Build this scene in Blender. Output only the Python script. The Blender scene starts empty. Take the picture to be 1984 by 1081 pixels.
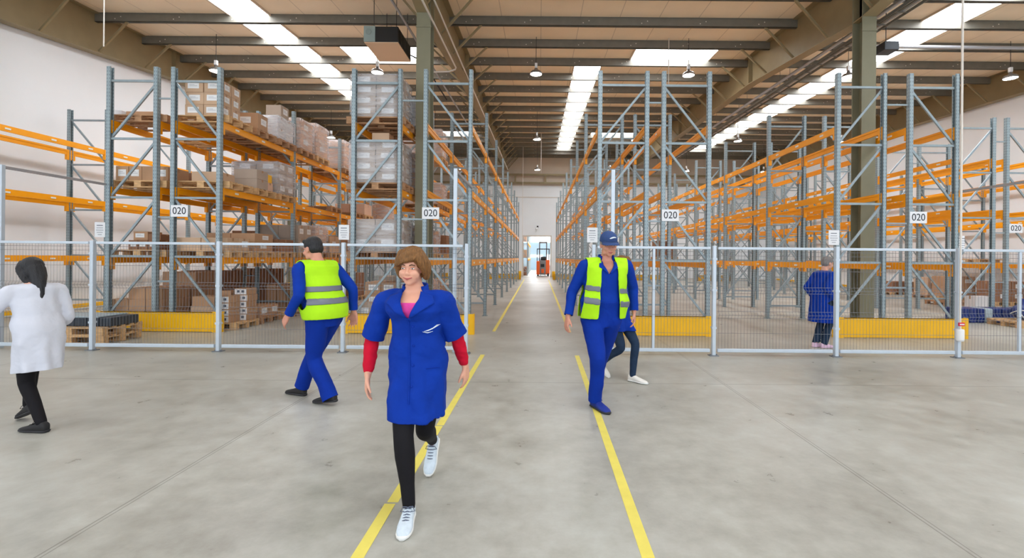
import bpy, bmesh, math, random
import numpy as np
from mathutils import Vector, Matrix, noise as mnoise
from mathutils.bvhtree import BVHTree
random.seed(7)
SC = bpy.context.scene
COL = SC.collection
PI = math.pi

# ------------------------------------------------------------------ materials
def lin(c):
    return tuple(((v/255.0)/12.92 if v/255.0 <= 0.04045 else ((v/255.0+0.055)/1.055)**2.4) for v in c) + (1.0,)

def mat(name, rgb, rough=0.6, metal=0.0, var=0.0, scale=8.0, bump=0.0, bscale=40.0, spec=0.5, stretch=None):
    m = bpy.data.materials.new(name); m.use_nodes = True
    nt = m.node_tree; b = nt.nodes['Principled BSDF']
    b.inputs['Roughness'].default_value = rough
    b.inputs['Metallic'].default_value = metal
    b.inputs['Specular IOR Level'].default_value = spec
    col = lin(rgb)
    b.inputs['Base Color'].default_value = col
    tc = None
    def coords():
        tcn = nt.nodes.new('ShaderNodeTexCoord'); mp = nt.nodes.new('ShaderNodeMapping')
        nt.links.new(tcn.outputs['Object'], mp.inputs['Vector'])
        if stretch: mp.inputs['Scale'].default_value = stretch
        return mp
    if var > 0:
        tc = coords()
        n = nt.nodes.new('ShaderNodeTexNoise'); n.inputs['Scale'].default_value = scale; n.inputs['Detail'].default_value = 5
        nt.links.new(tc.outputs['Vector'], n.inputs['Vector'])
        r = nt.nodes.new('ShaderNodeMapRange')
        r.inputs['From Min'].default_value = .3; r.inputs['From Max'].default_value = .7
        r.inputs['To Min'].default_value = 1-var; r.inputs['To Max'].default_value = 1+var
        nt.links.new(n.outputs['Fac'], r.inputs['Value'])
        mx = nt.nodes.new('ShaderNodeVectorMath'); mx.operation = 'SCALE'
        mx.inputs[0].default_value = col[:3]
        nt.links.new(r.outputs['Result'], mx.inputs['Scale'])
        nt.links.new(mx.outputs['Vector'], b.inputs['Base Color'])
    if bump > 0:
        tc = tc or coords()
        n = nt.nodes.new('ShaderNodeTexNoise'); n.inputs['Scale'].default_value = bscale; n.inputs['Detail'].default_value = 4
        nt.links.new(tc.outputs['Vector'], n.inputs['Vector'])
        bp = nt.nodes.new('ShaderNodeBump'); bp.inputs['Strength'].default_value = bump; bp.inputs['Distance'].default_value = .02
        nt.links.new(n.outputs['Fac'], bp.inputs['Height']); nt.links.new(bp.outputs['Normal'], b.inputs['Normal'])
    return m

def emis(name, rgb, strength):
    m = bpy.data.materials.new(name); m.use_nodes = True
    b = m.node_tree.nodes['Principled BSDF']
    b.inputs['Base Color'].default_value = lin(rgb)
    b.inputs['Emission Color'].default_value = lin(rgb)
    b.inputs['Emission Strength'].default_value = strength
    return m

def math_node(nt, op, a, b=None):
    n = nt.nodes.new('ShaderNodeMath'); n.operation = op
    for i, v in enumerate((a, b)):
        if v is None: continue
        if isinstance(v, (int, float)): n.inputs[i].default_value = v
        else: nt.links.new(v, n.inputs[i])
    return n.outputs[0]

def steel_mat(name, rgb, dots=True):
    """galvanised steel with rows of punched holes up the post"""
    m = mat(name, rgb, rough=.42, metal=.15, var=.08, scale=14)
    if not dots: return m
    nt = m.node_tree; b = nt.nodes['Principled BSDF']
    src = b.inputs['Base Color'].links[0].from_socket
    tc = nt.nodes.new('ShaderNodeTexCoord'); sep = nt.nodes.new('ShaderNodeSeparateXYZ')
    nt.links.new(tc.outputs['Object'], sep.inputs[0])
    fz = math_node(nt, 'FRACT', math_node(nt, 'MULTIPLY', sep.outputs['Z'], 14.0))
    inz = math_node(nt, 'LESS_THAN', fz, .45)
    ax = math_node(nt, 'ABSOLUTE', math_node(nt, 'SUBTRACT', math_node(nt, 'ABSOLUTE', sep.outputs['X']), .022))
    ay = math_node(nt, 'ABSOLUTE', math_node(nt, 'SUBTRACT', math_node(nt, 'ABSOLUTE', sep.outputs['Y']), .022))
    hx = math_node(nt, 'LESS_THAN', ax, .006); hy = math_node(nt, 'LESS_THAN', ay, .007)
    ho = math_node(nt, 'MULTIPLY', math_node(nt, 'MAXIMUM', hx, hy), inz)
    mx = nt.nodes.new('ShaderNodeMix'); mx.data_type = 'RGBA'
    nt.links.new(ho, mx.inputs[0]); nt.links.new(src, mx.inputs[6]); mx.inputs[7].default_value = lin((112, 123, 129))
    nt.links.new(mx.outputs[2], b.inputs['Base Color'])
    return m

M = {}
M['steel'] = steel_mat('galvanised_upright', (152, 168, 174))
M['brace'] = mat('galvanised_brace', (150, 164, 170), .42, .15, .08, 10)
M['orange'] = mat('orange_paint', (255, 166, 0), .42, 0, .04, 3)
M['faint'] = mat('faint_ink', (188, 190, 196), .7)
M['sticker'] = mat('white_sticker', (240, 238, 230), .6)
M['yellow'] = mat('yellow_paint', (248, 188, 0), .45, 0, .05, 3)
M['white'] = mat('white_plastic', (236, 236, 236), .5)
M['fence'] = mat('light_grey_powder_coat', (198, 209, 220), .4, .1, .03, 9)
M['wire'] = mat('fence_wire', (128, 132, 138), .45, .3)
M['black'] = mat('black_plastic', (24, 25, 28), .5)
M['ink'] = mat('black_ink', (38, 42, 52), .7)
M['inkgrey'] = mat('grey_ink', (90, 96, 110), .7)
M['paper'] = mat('paper', (238, 239, 242), .7)
M['wood'] = mat('pallet_wood', (205, 165, 118), .75, 0, .22, 6, .2, 30, stretch=(1, 4, 4))
M['wood2'] = mat('aged_pallet_wood', (176, 134, 98), .8, 0, .22, 6, .2, 30, stretch=(1, 4, 4))
M['card'] = mat('brown_cardboard', (186, 146, 112), .8, 0, .06, 3)
M['card2'] = mat('tan_cardboard', (203, 170, 140), .8, 0, .06, 3)
M['card3'] = mat('dark_cardboard', (150, 108, 80), .8, 0, .08, 3)
M['cardg'] = mat('greyish_cardboard', (178, 160, 144), .8, 0, .06, 3)
M['cardp'] = mat('pinkish_cardboard', (214, 178, 154), .8, 0, .06, 3)
M['cardw'] = mat('white_cardboard', (228, 226, 228), .8, 0, .03, 3)
M['tape'] = mat('packing_tape', (170, 128, 92), .3)
M['purlin'] = mat('dark_grey_purlin', (118, 114, 104), .55, .1, .08, 5)
M['rafter'] = mat('khaki_steel', (150, 134, 100), .55, .1, .06, 3)
M['column'] = mat('olive_grey_steel', (134, 130, 106), .55, .1, .06, 3)
M['blue_cloth'] = mat('blue_cotton', (2, 50, 150), .8, 0, .10, 7, .35, 14, .2)
M['navy_cloth'] = mat('navy_trouser_cloth', (2, 46, 146), .8, 0, .12, 6, .4, 12, .2)
M['hivis'] = mat('hi_vis_fabric', (176, 232, 30), .7, 0, .06, 7, .25, 15, .2)
M['reflect'] = mat('reflective_tape', (112, 116, 128), .45, .1)
M['red_cloth'] = mat('red_knit', (196, 12, 46), .8, 0, .08, 20, .2, 30, .2)
M['pink_cloth'] = mat('pink_shirt', (214, 60, 150), .8, 0, .15, 20)
M['leggings'] = mat('black_leggings', (17, 15, 20), .75, 0, .1, 20, 0, 10, .25)
M['darkdenim'] = mat('dark_denim', (34, 52, 76), .8, 0, .1, 20, .2, 30, .25)
M['white_cloth'] = mat('white_coat_cloth', (206, 208, 218), .8, 0, .04, 6, .35, 13, .2)
M['skin'] = mat('skin', (222, 164, 138), .55, 0, .04, 20, 0, 10, .4)
M['skin2'] = mat('ruddy_skin', (206, 144, 122), .55, 0, .05, 20, 0, 10, .4)
M['lip'] = mat('lip', (178, 92, 86), .5)
M['brown_hair'] = mat('brown_hair', (124, 84, 42), .55, 0, .35, 30, .5, 40, .4, (5, 5, 1))
M['black_hair'] = mat('black_hair', (18, 17, 22), .45, 0, .3, 30, .5, 40, .5, (5, 5, 1))
M['grey_hair'] = mat('grey_hair', (130, 124, 122), .6, 0, .3, 30, .5, 40, .4, (5, 5, 1))
M['cap'] = mat('navy_cap', (38, 66, 118), .75, 0, .1, 30)
M['capwhite'] = mat('cap_emblem_white', (220, 228, 236), .7)
M['shoe_lt'] = mat('pale_grey_mesh', (204, 216, 226), .7, 0, .06, 40, .2, 120)
M['shoe_w'] = mat('white_leather', (232, 228, 220), .6)
M['shoe_k'] = mat('black_shoe', (26, 24, 26), .65)
M['shoe_b'] = mat('blue_shoe', (14, 44, 140), .65)
M['shoe_p'] = mat('pale_pink_shoe', (234, 200, 224), .65)
M['sole_w'] = mat('white_sole', (226, 226, 222), .6)
M['sole_k'] = mat('dark_sole', (40, 40, 44), .7)
M['lace'] = mat('grey_lace', (96, 104, 122), .8)
M['eye'] = mat('eye_white', (232, 228, 222), .3)
M['iris'] = mat('iris', (54, 44, 38), .3)
M['brow'] = mat('eyebrow', (92, 64, 44), .8)
M['crate'] = mat('dark_grey_crate', (54, 62, 72), .5, 0, .1, 5)
M['crate_top'] = mat('pale_grey_lid', (170, 186, 194), .45, 0, .05, 5)
M['bluefilm'] = mat('blue_packaging', (18, 44, 112), .35, 0, .25, 9, .3, 12)
M['ctrl'] = mat('pale_green_grey_panel', (150, 164, 158), .5)
M['unit'] = mat('black_unit_casing', (36, 35, 34), .5)
M['unit_tan'] = mat('tan_unit_underside', (232, 200, 166), .6)
M['pipe'] = mat('grey_pipe', (176, 176, 180), .4, .4)
M['pipew'] = mat('white_conduit', (222, 214, 204), .5)
M['truck'] = mat('truck_orange', (226, 92, 30), .45)
M['truck_grey'] = mat('truck_grey', (120, 116, 116), .5)
M['redtape'] = mat('red_label', (214, 40, 60), .6)
M['lamp_metal'] = mat('lamp_metal', (140, 136, 132), .35, .6)
M['lamp_glow'] = emis('lamp_glow', (255, 252, 245), 22)
M['sky'] = emis('rooflight_sheet', (246, 250, 255), 8.0)
M['floor_yellow'] = mat('yellow_floor_tape', (232, 216, 100), .55, 0, .05, 9)
M['wall'] = mat('white_wall_panel', (244, 247, 250), .75, 0, .015, 1)
M['wallt'] = mat('beige_upper_wall', (214, 198, 180), .75, 0, .03, 1)
M['hallwall'] = mat('blue_grey_wall', (150, 172, 188), .7)
M['window_glow'] = emis('bright_window', (240, 247, 255), 3.0)

def film_mat():
    m = bpy.data.materials.new('stretch_film'); m.use_nodes = True
    nt = m.node_tree; b = nt.nodes['Principled BSDF']; out = nt.nodes['Material Output']
    b.inputs['Base Color'].default_value = lin((236, 236, 242)); b.inputs['Roughness'].default_value = .28
    tr = nt.nodes.new('ShaderNodeBsdfTransparent'); mix = nt.nodes.new('ShaderNodeMixShader')
    tc = nt.nodes.new('ShaderNodeTexCoord'); mp = nt.nodes.new('ShaderNodeMapping'); mp.inputs['Scale'].default_value = (1, 1, 6)
    n = nt.nodes.new('ShaderNodeTexNoise'); n.inputs['Scale'].default_value = 2.2; n.inputs['Detail'].default_value = 6
    nt.links.new(tc.outputs['Object'], mp.inputs[0]); nt.links.new(mp.outputs[0], n.inputs['Vector'])
    r = nt.nodes.new('ShaderNodeMapRange'); r.inputs['From Min'].default_value = .38; r.inputs['From Max'].default_value = .72
    r.inputs['To Min'].default_value = .18; r.inputs['To Max'].default_value = .52
    nt.links.new(n.outputs['Fac'], r.inputs['Value'])
    bp = nt.nodes.new('ShaderNodeBump'); bp.inputs['Strength'].default_value = .3; bp.inputs['Distance'].default_value = .02
    nt.links.new(n.outputs['Fac'], bp.inputs['Height']); nt.links.new(bp.outputs['Normal'], b.inputs['Normal'])
    nt.links.new(r.outputs[0], mix.inputs[0]); nt.links.new(tr.outputs[0], mix.inputs[1]); nt.links.new(b.outputs[0], mix.inputs[2])
    nt.links.new(mix.outputs[0], out.inputs['Surface'])
    return m
M['film'] = film_mat()

def floor_mat():
    m = bpy.data.materials.new('polished_concrete'); m.use_nodes = True
    nt = m.node_tree; b = nt.nodes['Principled BSDF']; L = nt.links.new
    tc = nt.nodes.new('ShaderNodeTexCoord'); sep = nt.nodes.new('ShaderNodeSeparateXYZ'); L(tc.outputs['Object'], sep.inputs[0])
    n1 = nt.nodes.new('ShaderNodeTexNoise'); n1.inputs['Scale'].default_value = .55; n1.inputs['Detail'].default_value = 7; n1.inputs['Roughness'].default_value = .6
    n2 = nt.nodes.new('ShaderNodeTexNoise'); n2.inputs['Scale'].default_value = 5.0; n2.inputs['Detail'].default_value = 8; n2.inputs['Roughness'].default_value = .65
    L(tc.outputs['Object'], n1.inputs['Vector']); L(tc.outputs['Object'], n2.inputs['Vector'])
    cr = nt.nodes.new('ShaderNodeValToRGB')
    e = cr.color_ramp.elements
    e[0].position = .3; e[0].color = lin((136, 132, 121)); e[1].position = .7; e[1].color = lin((199, 200, 194))
    x = e.new(.5); x.color = lin((173, 171, 162))
    mixn = math_node(nt, 'ADD', math_node(nt, 'MULTIPLY', n1.outputs['Fac'], .62), math_node(nt, 'MULTIPLY', n2.outputs['Fac'], .38))
    L(mixn, cr.inputs[0])
    # dark specks
    vo = nt.nodes.new('ShaderNodeTexVoronoi'); vo.inputs['Scale'].default_value = 1.9; L(tc.outputs['Object'], vo.inputs['Vector'])
    n3 = nt.nodes.new('ShaderNodeTexNoise'); n3.inputs['Scale'].default_value = 22; L(tc.outputs['Object'], n3.inputs['Vector'])
    sp = math_node(nt, 'MULTIPLY', math_node(nt, 'LESS_THAN', vo.outputs['Distance'], .05), math_node(nt, 'GREATER_THAN', n3.outputs['Fac'], .53))
    # saw-cut joints
    def line(sock, c, w):
        return math_node(nt, 'LESS_THAN', math_node(nt, 'ABSOLUTE', math_node(nt, 'SUBTRACT', sock, c)), w)
    j = None
    for s, c, w in ((sep.outputs['X'], -2.55, .005), (sep.outputs['X'], -2.522, .004), (sep.outputs['X'], 2.30, .005), (sep.outputs['X'], 2.328, .004),
                    (sep.outputs['X'], 7.2, .007), (sep.outputs['X'], -7.4, .007), (sep.outputs['Y'], 5.8, .008), (sep.outputs['Y'], 10.7, .008),
                    (sep.outputs['Y'], 15.6, .008), (sep.outputs['Y'], 20.5, .008), (sep.outputs['Y'], 25.4, .008), (sep.outputs['Y'], .9, .006)):
        l = line(s, c, w); j = l if j is None else math_node(nt, 'MAXIMUM', j, l)
    dark = math_node(nt, 'MAXIMUM', math_node(nt, 'MULTIPLY', j, .5), math_node(nt, 'MULTIPLY', sp, .35))
    mx = nt.nodes.new('ShaderNodeMix'); mx.data_type = 'RGBA'
    L(dark, mx.inputs[0]); L(cr.outputs[0], mx.inputs[6]); mx.inputs[7].default_value = lin((84, 78, 70))
    L(mx.outputs[2], b.inputs['Base Color'])
    rr = nt.nodes.new('ShaderNodeMapRange'); rr.inputs['From Min'].default_value = .3; rr.inputs['From Max'].default_value = .7
    rr.inputs['To Min'].default_value = .26; rr.inputs['To Max'].default_value = .46
    L(n2.outputs['Fac'], rr.inputs['Value']); L(rr.outputs[0], b.inputs['Roughness'])
    b.inputs['Specular IOR Level'].default_value = .35
    bp = nt.nodes.new('ShaderNodeBump'); bp.inputs['Strength'].default_value = .06; bp.inputs['Distance'].default_value = .02
    L(n2.outputs['Fac'], bp.inputs['Height']); L(bp.outputs['Normal'], b.inputs['Normal'])
    return m
M['floor'] = floor_mat()

def roof_mat():
    m = mat('tan_roof_liner', (246, 228, 200), .7, 0, .05, .8)
    nt = m.node_tree; b = nt.nodes['Principled BSDF']; src = b.inputs['Base Color'].links[0].from_socket
    tc = nt.nodes.new('ShaderNodeTexCoord'); sep = nt.nodes.new('ShaderNodeSeparateXYZ'); nt.links.new(tc.outputs['Object'], sep.inputs[0])
    f = math_node(nt, 'FRACT', math_node(nt, 'MULTIPLY', sep.outputs['X'], .9))
    l = math_node(nt, 'MULTIPLY', math_node(nt, 'LESS_THAN', f, .02), .35)
    mx = nt.nodes.new('ShaderNodeMix'); mx.data_type = 'RGBA'
    nt.links.new(l, mx.inputs[0]); nt.links.new(src, mx.inputs[6]); mx.inputs[7].default_value = lin((120, 100, 80))
    nt.links.new(mx.outputs[2], b.inputs['Base Color'])
    return m
M['roof'] = roof_mat()

# ------------------------------------------------------------------ mesh helpers
class MB:
    """collects boxes, bars and tubes into one mesh with material slots"""
    def __init__(s): s.v = []; s.f = []; s.m = []; s.sm = []
    def add(s, vs, fs, mi=0, smooth=False):
        o = len(s.v); s.v.extend(tuple(p) for p in vs)
        for f in fs: s.f.append(tuple(i+o for i in f)); s.m.append(mi); s.sm.append(smooth)
    def box(s, lo, hi, mi=0):
        x0, y0, z0 = lo; x1, y1, z1 = hi
        vs = [(x0,y0,z0),(x1,y0,z0),(x1,y1,z0),(x0,y1,z0),(x0,y0,z1),(x1,y0,z1),(x1,y1,z1),(x0,y1,z1)]
        s.add(vs, [(0,3,2,1),(4,5,6,7),(0,1,5,4),(1,2,6,5),(2,3,7,6),(3,0,4,7)], mi)
    def rbox(s, lo, hi, bev, mi=0):
        """box with chamfered edges"""
        bm = bmesh.new(); bmesh.ops.create_cube(bm, size=1)
        for v in bm.verts:
            v.co = Vector([lo[i] + (v.co[i]+.5)*(hi[i]-lo[i]) for i in range(3)])
        bmesh.ops.bevel(bm, geom=bm.edges[:], offset=bev, segments=2, affect='EDGES', profile=.5)
        bm.verts.index_update()
        s.add([v.co.copy() for v in bm.verts], [[v.index for v in f.verts] for f in bm.faces], mi); bm.free()
    def tube(s, pts, r, n=8, mi=0, cap=True, smooth=True):
        pts = [Vector(p) for p in pts]; rings = []
        rs = r if isinstance(r, (list, tuple)) else [r]*len(pts)
        ref = None
        for i, p in enumerate(pts):
            t = (pts[min(i+1, len(pts)-1)] - pts[max(i-1, 0)]).normalized()
            if ref is None:
                ref = Vector((1,0,0)) if abs(t.x) < .9 else Vector((0,1,0))
            u = (ref - t*ref.dot(t)).normalized(); w = t.cross(u); ref = u
            rings.append([p + (u*math.cos(2*PI*k/n) + w*math.sin(2*PI*k/n))*rs[i] for k in range(n)])
        vs = [q for rg in rings for q in rg]; fs = []
        for i in range(len(pts)-1):
            for k in range(n):
                a = i*n+k; b = i*n+(k+1) % n
                fs.append((a, b, b+n, a+n))
        s.add(vs, fs, mi, smooth)
        if cap:
            s.add(rings[0], [tuple(range(n))[::-1]], mi); s.add(rings[-1], [tuple(range(n))], mi)
    def bar(s, a, b, w, h, mi=0, up=(0,0,1)):
        """rectangular bar from a to b, w across, h along up"""
        a = Vector(a); b = Vector(b); t = (b-a).normalized(); up = Vector(up)
        if abs(t.dot(up)) > .99: up = Vector((0,1,0))
        x = t.cross(up).normalized(); z = x.cross(t)
        vs = [p + x*(sx*w/2) + z*(sz*h/2) for p in (a, b) for sx, sz in ((-1,-1),(1,-1),(1,1),(-1,1))]
        s.add(vs, [(0,1,2,3),(7,6,5,4),(0,4,5,1),(1,5,6,2),(2,6,7,3),(3,7,4,0)], mi)
    def sphere(s, c, r, seg=16, ring=10, mi=0):
        rx, ry, rz = r if isinstance(r, (tuple, list)) else (r, r, r)
        vs = [(c[0], c[1], c[2]+rz)]
        for i in range(1, ring):
            a = PI*i/ring
            for k in range(seg):
                b = 2*PI*k/seg
                vs.append((c[0]+rx*math.sin(a)*math.cos(b), c[1]+ry*math.sin(a)*math.sin(b), c[2]+rz*math.cos(a)))
        vs.append((c[0], c[1], c[2]-rz)); fs = []
        for k in range(seg): fs.append((0, 1+k, 1+(k+1) % seg))
        for i in range(ring-2):
            for k in range(seg):
                a = 1+i*seg+k; b = 1+i*seg+(k+1) % seg
                fs.append((a, a+seg, b+seg, b))
        e = len(vs)-1; o = 1+(ring-2)*seg
        for k in range(seg): fs.append((e, o+(k+1) % seg, o+k))
        s.add(vs, fs, mi, True)
    def lathe(s, prof, c=(0,0,0), n=24, mi=0):
        vs = []; fs = []
        for r, z in prof:
            for k in range(n):
                a = 2*PI*k/n; vs.append((c[0]+r*math.cos(a), c[1]+r*math.sin(a), c[2]+z))
        for i in range(len(prof)-1):
            for k in range(n):
                a = i*n+k; b = i*n+(k+1) % n; fs.append((a, b, b+n, a+n))
        s.add(vs, fs, mi, True)
    def mesh(s, name, mats):
        me = bpy.data.meshes.new(name); me.from_pydata(s.v, [], s.f)
        for m in (mats if isinstance(mats, (list, tuple)) else [mats]): me.materials.append(m)
        me.polygons.foreach_set('material_index', s.m); me.polygons.foreach_set('use_smooth', s.sm)
        me.update(); return me
    def build(s, name, mats, parent=None, loc=(0,0,0)):
        return link(name, s.mesh(name, mats), parent, loc)

def link(name, me, parent=None, loc=(0,0,0), rz=0):
    o = bpy.data.objects.new(name, me); COL.objects.link(o); o.location = loc; o.rotation_euler = (0,0,rz)
    if parent is not None: o.parent = parent
    return o
def tag(o, label=None, cat=None, group=None, kind=None):
    if label: o['label'] = label
    if cat: o['category'] = cat
    if group: o['group'] = group
    if kind: o['kind'] = kind
    return o
def thing(name, label, cat, loc=(0,0,0), rz=0, group=None):
    o = bpy.data.objects.new(name, None); COL.objects.link(o); o.location = loc; o.rotation_euler = (0,0,rz)
    return tag(o, label, cat, group)
def struct(o): o['kind'] = 'structure'; return o
def boxmesh(name, lo, hi, m, parent=None):
    b = MB(); b.box(lo, hi); return b.build(name, m, parent)
# ------------------------------------------------------------------ camera
H0 = 1.55; FPX = 908.0
cam = bpy.data.cameras.new('camera'); co = bpy.data.objects.new('camera', cam); COL.objects.link(co)
cam.sensor_fit = 'HORIZONTAL'; cam.sensor_width = 36; cam.lens = FPX/1984*36
cam.shift_x = (992-1043.5)/1984; cam.shift_y = (498.5-540.5)/1984
cam.clip_end = 300; cam.clip_start = .05
ROLL = .0088
co.matrix_world = Matrix.Translation((0,0,H0)) @ Matrix.Rotation(PI/2, 4, 'X') @ Matrix.Rotation(ROLL, 4, 'Z')
SC.camera = co

# ------------------------------------------------------------------ the shell
YW = 37.3                       # far wall
XL, XR = -12.8, 17.45           # side walls
def zp(y): return 7.36 + .055*y   # underside of the purlins
PH = .25
def zr(y): return zp(y) + PH      # underside of the roof sheets
Y0 = -3.0
b = MB(); b.box((XL-.3, Y0, -.2), (XR+.3, 60, 0)); struct(b.build('floor', M['floor']))
def slab(name, x0, x1, y0, y1, dz, th, m):
    b = MB()
    vs = [(x0,y0,zr(y0)+dz),(x1,y0,zr(y0)+dz),(x1,y1,zr(y1)+dz),(x0,y1,zr(y1)+dz)]
    vs += [(x,y,z+th) for x,y,z in vs]
    b.add(vs, [(0,1,2,3),(7,6,5,4),(0,4,5,1),(1,5,6,2),(2,6,7,3),(3,7,4,0)])
    return struct(b.build(name, m))
slab('ceiling', XL-.3, XR+.3, Y0, YW+.3, 0, .2, M['roof'])
struct(boxmesh('wall_left', (XL-.25, Y0, 0), (XL, YW, 9.8), M['wall']))
struct(boxmesh('wall_right', (XR, Y0, 0), (XR+.25, YW, 9.8), M['wall']))
DX0, DX1, DZ = -1.2, .92, 3.2
b = MB()
b.box((XL, YW, 0), (DX0, YW+.25, 7.25)); b.box((DX1, YW, 0), (XR, YW+.25, 7.25)); b.box((DX0, YW, DZ), (DX1, YW+.25, 7.25))
struct(b.build('wall_back', M['wall']))
struct(boxmesh('wall_back_upper', (XL, YW, 7.25), (XR, YW+.25, 9.75), M['wallt']))
b = MB()
b.box((DX0-.1, YW-.03, 0), (DX0, YW+.28, DZ+.1)); b.box((DX1, YW-.03, 0), (DX1+.1, YW+.28, DZ+.1)); b.box((DX0, YW-.03, DZ), (DX1, YW+.28, DZ+.1))
struct(b.build('door_1', M['pipew']))
# girt rails across the far wall
b = MB()
for z in (7.35, 8.0): b.box((XL, YW-.35, z), (XR, YW-.22, z+.14))
for x in np.arange(-11.5, 17, 2.4): b.box((x-.06, YW-.34, 7.45), (x+.06, YW-.23, 8.05)); b.box((x-.05, YW-.3, 7.55), (x+.05, YW, 7.65))
struct(b.build('trim_1', M['rafter']))
b = MB(); b.box((XL, YW-.05, 6.3), (XR, YW, 6.36)); struct(b.build('trim_2', M['pipew']))
# purlins
pys = [13.25+1.57*k for k in range(-9, 16) if 13.25+1.57*k < YW-.1]
pm = MB(); pm.box((XL+.02, -.04, 0), (XR-.02, .04, PH-.003)); pm.box((XL+.02, -.04, 0), (XR-.02, .055, .012)); pm.box((XL+.02, -.055, PH-.016), (XR-.02, .04, PH-.004))
for xx in np.arange(-12, 17, 1.65):
    pm.box((xx-.012, -.045, .07), (xx+.012, -.038, .095), 1); pm.box((xx+.15, -.045, .13), (xx+.174, -.038, .155), 1)
pme = pm.mesh('purlin', [M['purlin'], M['pipew']])
for y in pys: struct(link('purlin', pme, None, (0, y, zp(y))))
# rafters: haunched I-sections running away from the camera
YC = 10.5
def zu(y):
    if y < YC: return 6.9 + (YC-y)*.13 if YC-y < 5 else 7.55-(YC-y-5)*.05
    if y < 16.0: return 6.9 + (y-YC)*.112
    return 7.516 + (y-16.0)*.043
RX = [-12.58, -2.58, 7.25, 17.23]
for i, x in enumerate(RX):
    b = MB(); ys = [Y0, 5.5, YC-.2, YC+.2, 13, 16.0, 24, 31, YW-.05]
    w = .15
    for a, c in zip(ys[:-1], ys[1:]):
        za, zc = zu(a), zu(c); ta, tc_ = zr(a)-.01, zr(c)-.01
        def prism(x0, x1, l0, h0, l1, h1):
            vs = [(x0,a,l0),(x1,a,l0),(x1,a,h0),(x0,a,h0),(x0,c,l1),(x1,c,l1),(x1,c,h1),(x0,c,h1)]
            b.add(vs, [(0,1,2,3),(7,6,5,4),(0,4,5,1),(1,5,6,2),(2,6,7,3),(3,7,4,0)])
        prism(x-w, x+w, za, za+.022, zc, zc+.022)
        prism(x-.008, x+.008, za+.02, ta, zc+.02, tc_)
        prism(x-w, x+w, ta-.02, ta, tc_-.02, tc_)
    for y in (YC-.15, YC+.15, 16.0, 24, 31): b.box((x-w+.005, y-.008, zu(y)+.02), (x+w-.005, y+.008, zr(y)-.02))
    r = struct(b.build('rafter', M['rafter']))
    k = 0
    for y in pys:
        if y < 8: continue
        for sx in (-1, 1):
            if (i == 0 and sx < 0) or (i == 3 and sx > 0): continue
            b = MB(); b.bar((x+sx*.1, y, zu(y)+.05), (x+sx*.95, y, zp(y)+.06), .05, .05, 0, (0,1,0)); b.build('fly_brace', M['rafter'], r)
    # column
    if i in (1, 2):
        b = MB(); d = .15; zt = zr(YC)-.03
        b.box((x-.155, YC-d-.02, 0), (x+.155, YC-d, zt)); b.box((x-.155, YC+d, 0), (x+.155, YC+d+.02, zt)); b.box((x-.008, YC-d, 0), (x+.008, YC+d, zt))
        b.box((x-.2, YC-.22, 0), (x+.2, YC+.22, .02)); b.box((x-.17, YC-d-.035, zu(YC)-.3), (x+.17, YC-d-.02, zu(YC)-.27))
        struct(b.build('column', M['column']))
    else:
        b = MB(); d = .15
        xx = XL+.16 if i == 0 else XR-.16
        for yy in (YC, 24.0):
            b.box((xx-.15, yy-.15, 0), (xx+.15, yy-.13, zu(yy))); b.box((xx-.15, yy+.13, 0), (xx+.15, yy+.15, zu(yy))); b.box((xx-.01, yy-.13, 0), (xx+.01, yy+.13, zu(yy)))
        struct(b.build('column', M['column' if i == 0 else 'wall']))
# roof lights: long translucent strips along the roof and square domes
wn = [0]
def rooflight(x0, x1, y0, y1):
    wn[0] += 1
    o = slab(f'window_{wn[0]}', x0, x1, y0, y1, -.03, .025, M['sky'])
    for (a, c, e, f) in ((x0-.05, x0, y0, y1), (x1, x1+.05, y0, y1)):
        q = slab('window_frame', a, c, e, f, -.05, .048, M['wallt']); q.parent = o; del q['kind']
rooflight(-8.75, -7.65, 9.3, 23.5)
rooflight(1.25, 2.2, 16.4, 34.6)
rooflight(10.75, 11.95, 7.0, 33.5)
for x in (-5.25, 4.5):
    for y in (15.35, 28.2): rooflight(x-1.35, x+1.35, y, y+1.55)
for x in (-8.2, 1.7, 11.3): rooflight(x-.55, x+.55, .5, 6.0)   # the same strips carry on towards the near end of the hall

# the hall seen through the doorway
struct(boxmesh('wall_hall_back', (-7, 58, 0), (7, 58.2, 6), M['hallwall']))
struct(boxmesh('wall_hall_left', (-3.0, YW+.26, 0), (-2.8, 58, 6), M['wall']))
struct(boxmesh('wall_hall_right', (4.6, YW+.26, 0), (4.8, 58, 6), M['wall']))
struct(boxmesh('ceiling_hall', (-7, YW+.26, 6), (7, 58.2, 6.2), M['wall']))
for k, (x0, x1, z0, z1) in enumerate(((-2.4, 4.0, 3.4, 4.8), (-1.2, .5, 1.55, 1.85), (1.0, 2.2, .6, 1.9))):
    struct(boxmesh(f'window_hall_{k+1}', (x0, 57.93, z0), (x1, 57.99, z1), M['window_glow']))
l = bpy.data.lights.new('hall_lamp', 'AREA'); l.energy = 900; l.size = 4; l.shape = 'RECTANGLE'; l.size_y = 14
lo = bpy.data.objects.new('hall_lamp', l); COL.objects.link(lo); lo.location = (.8, 47, 5.9)

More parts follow.
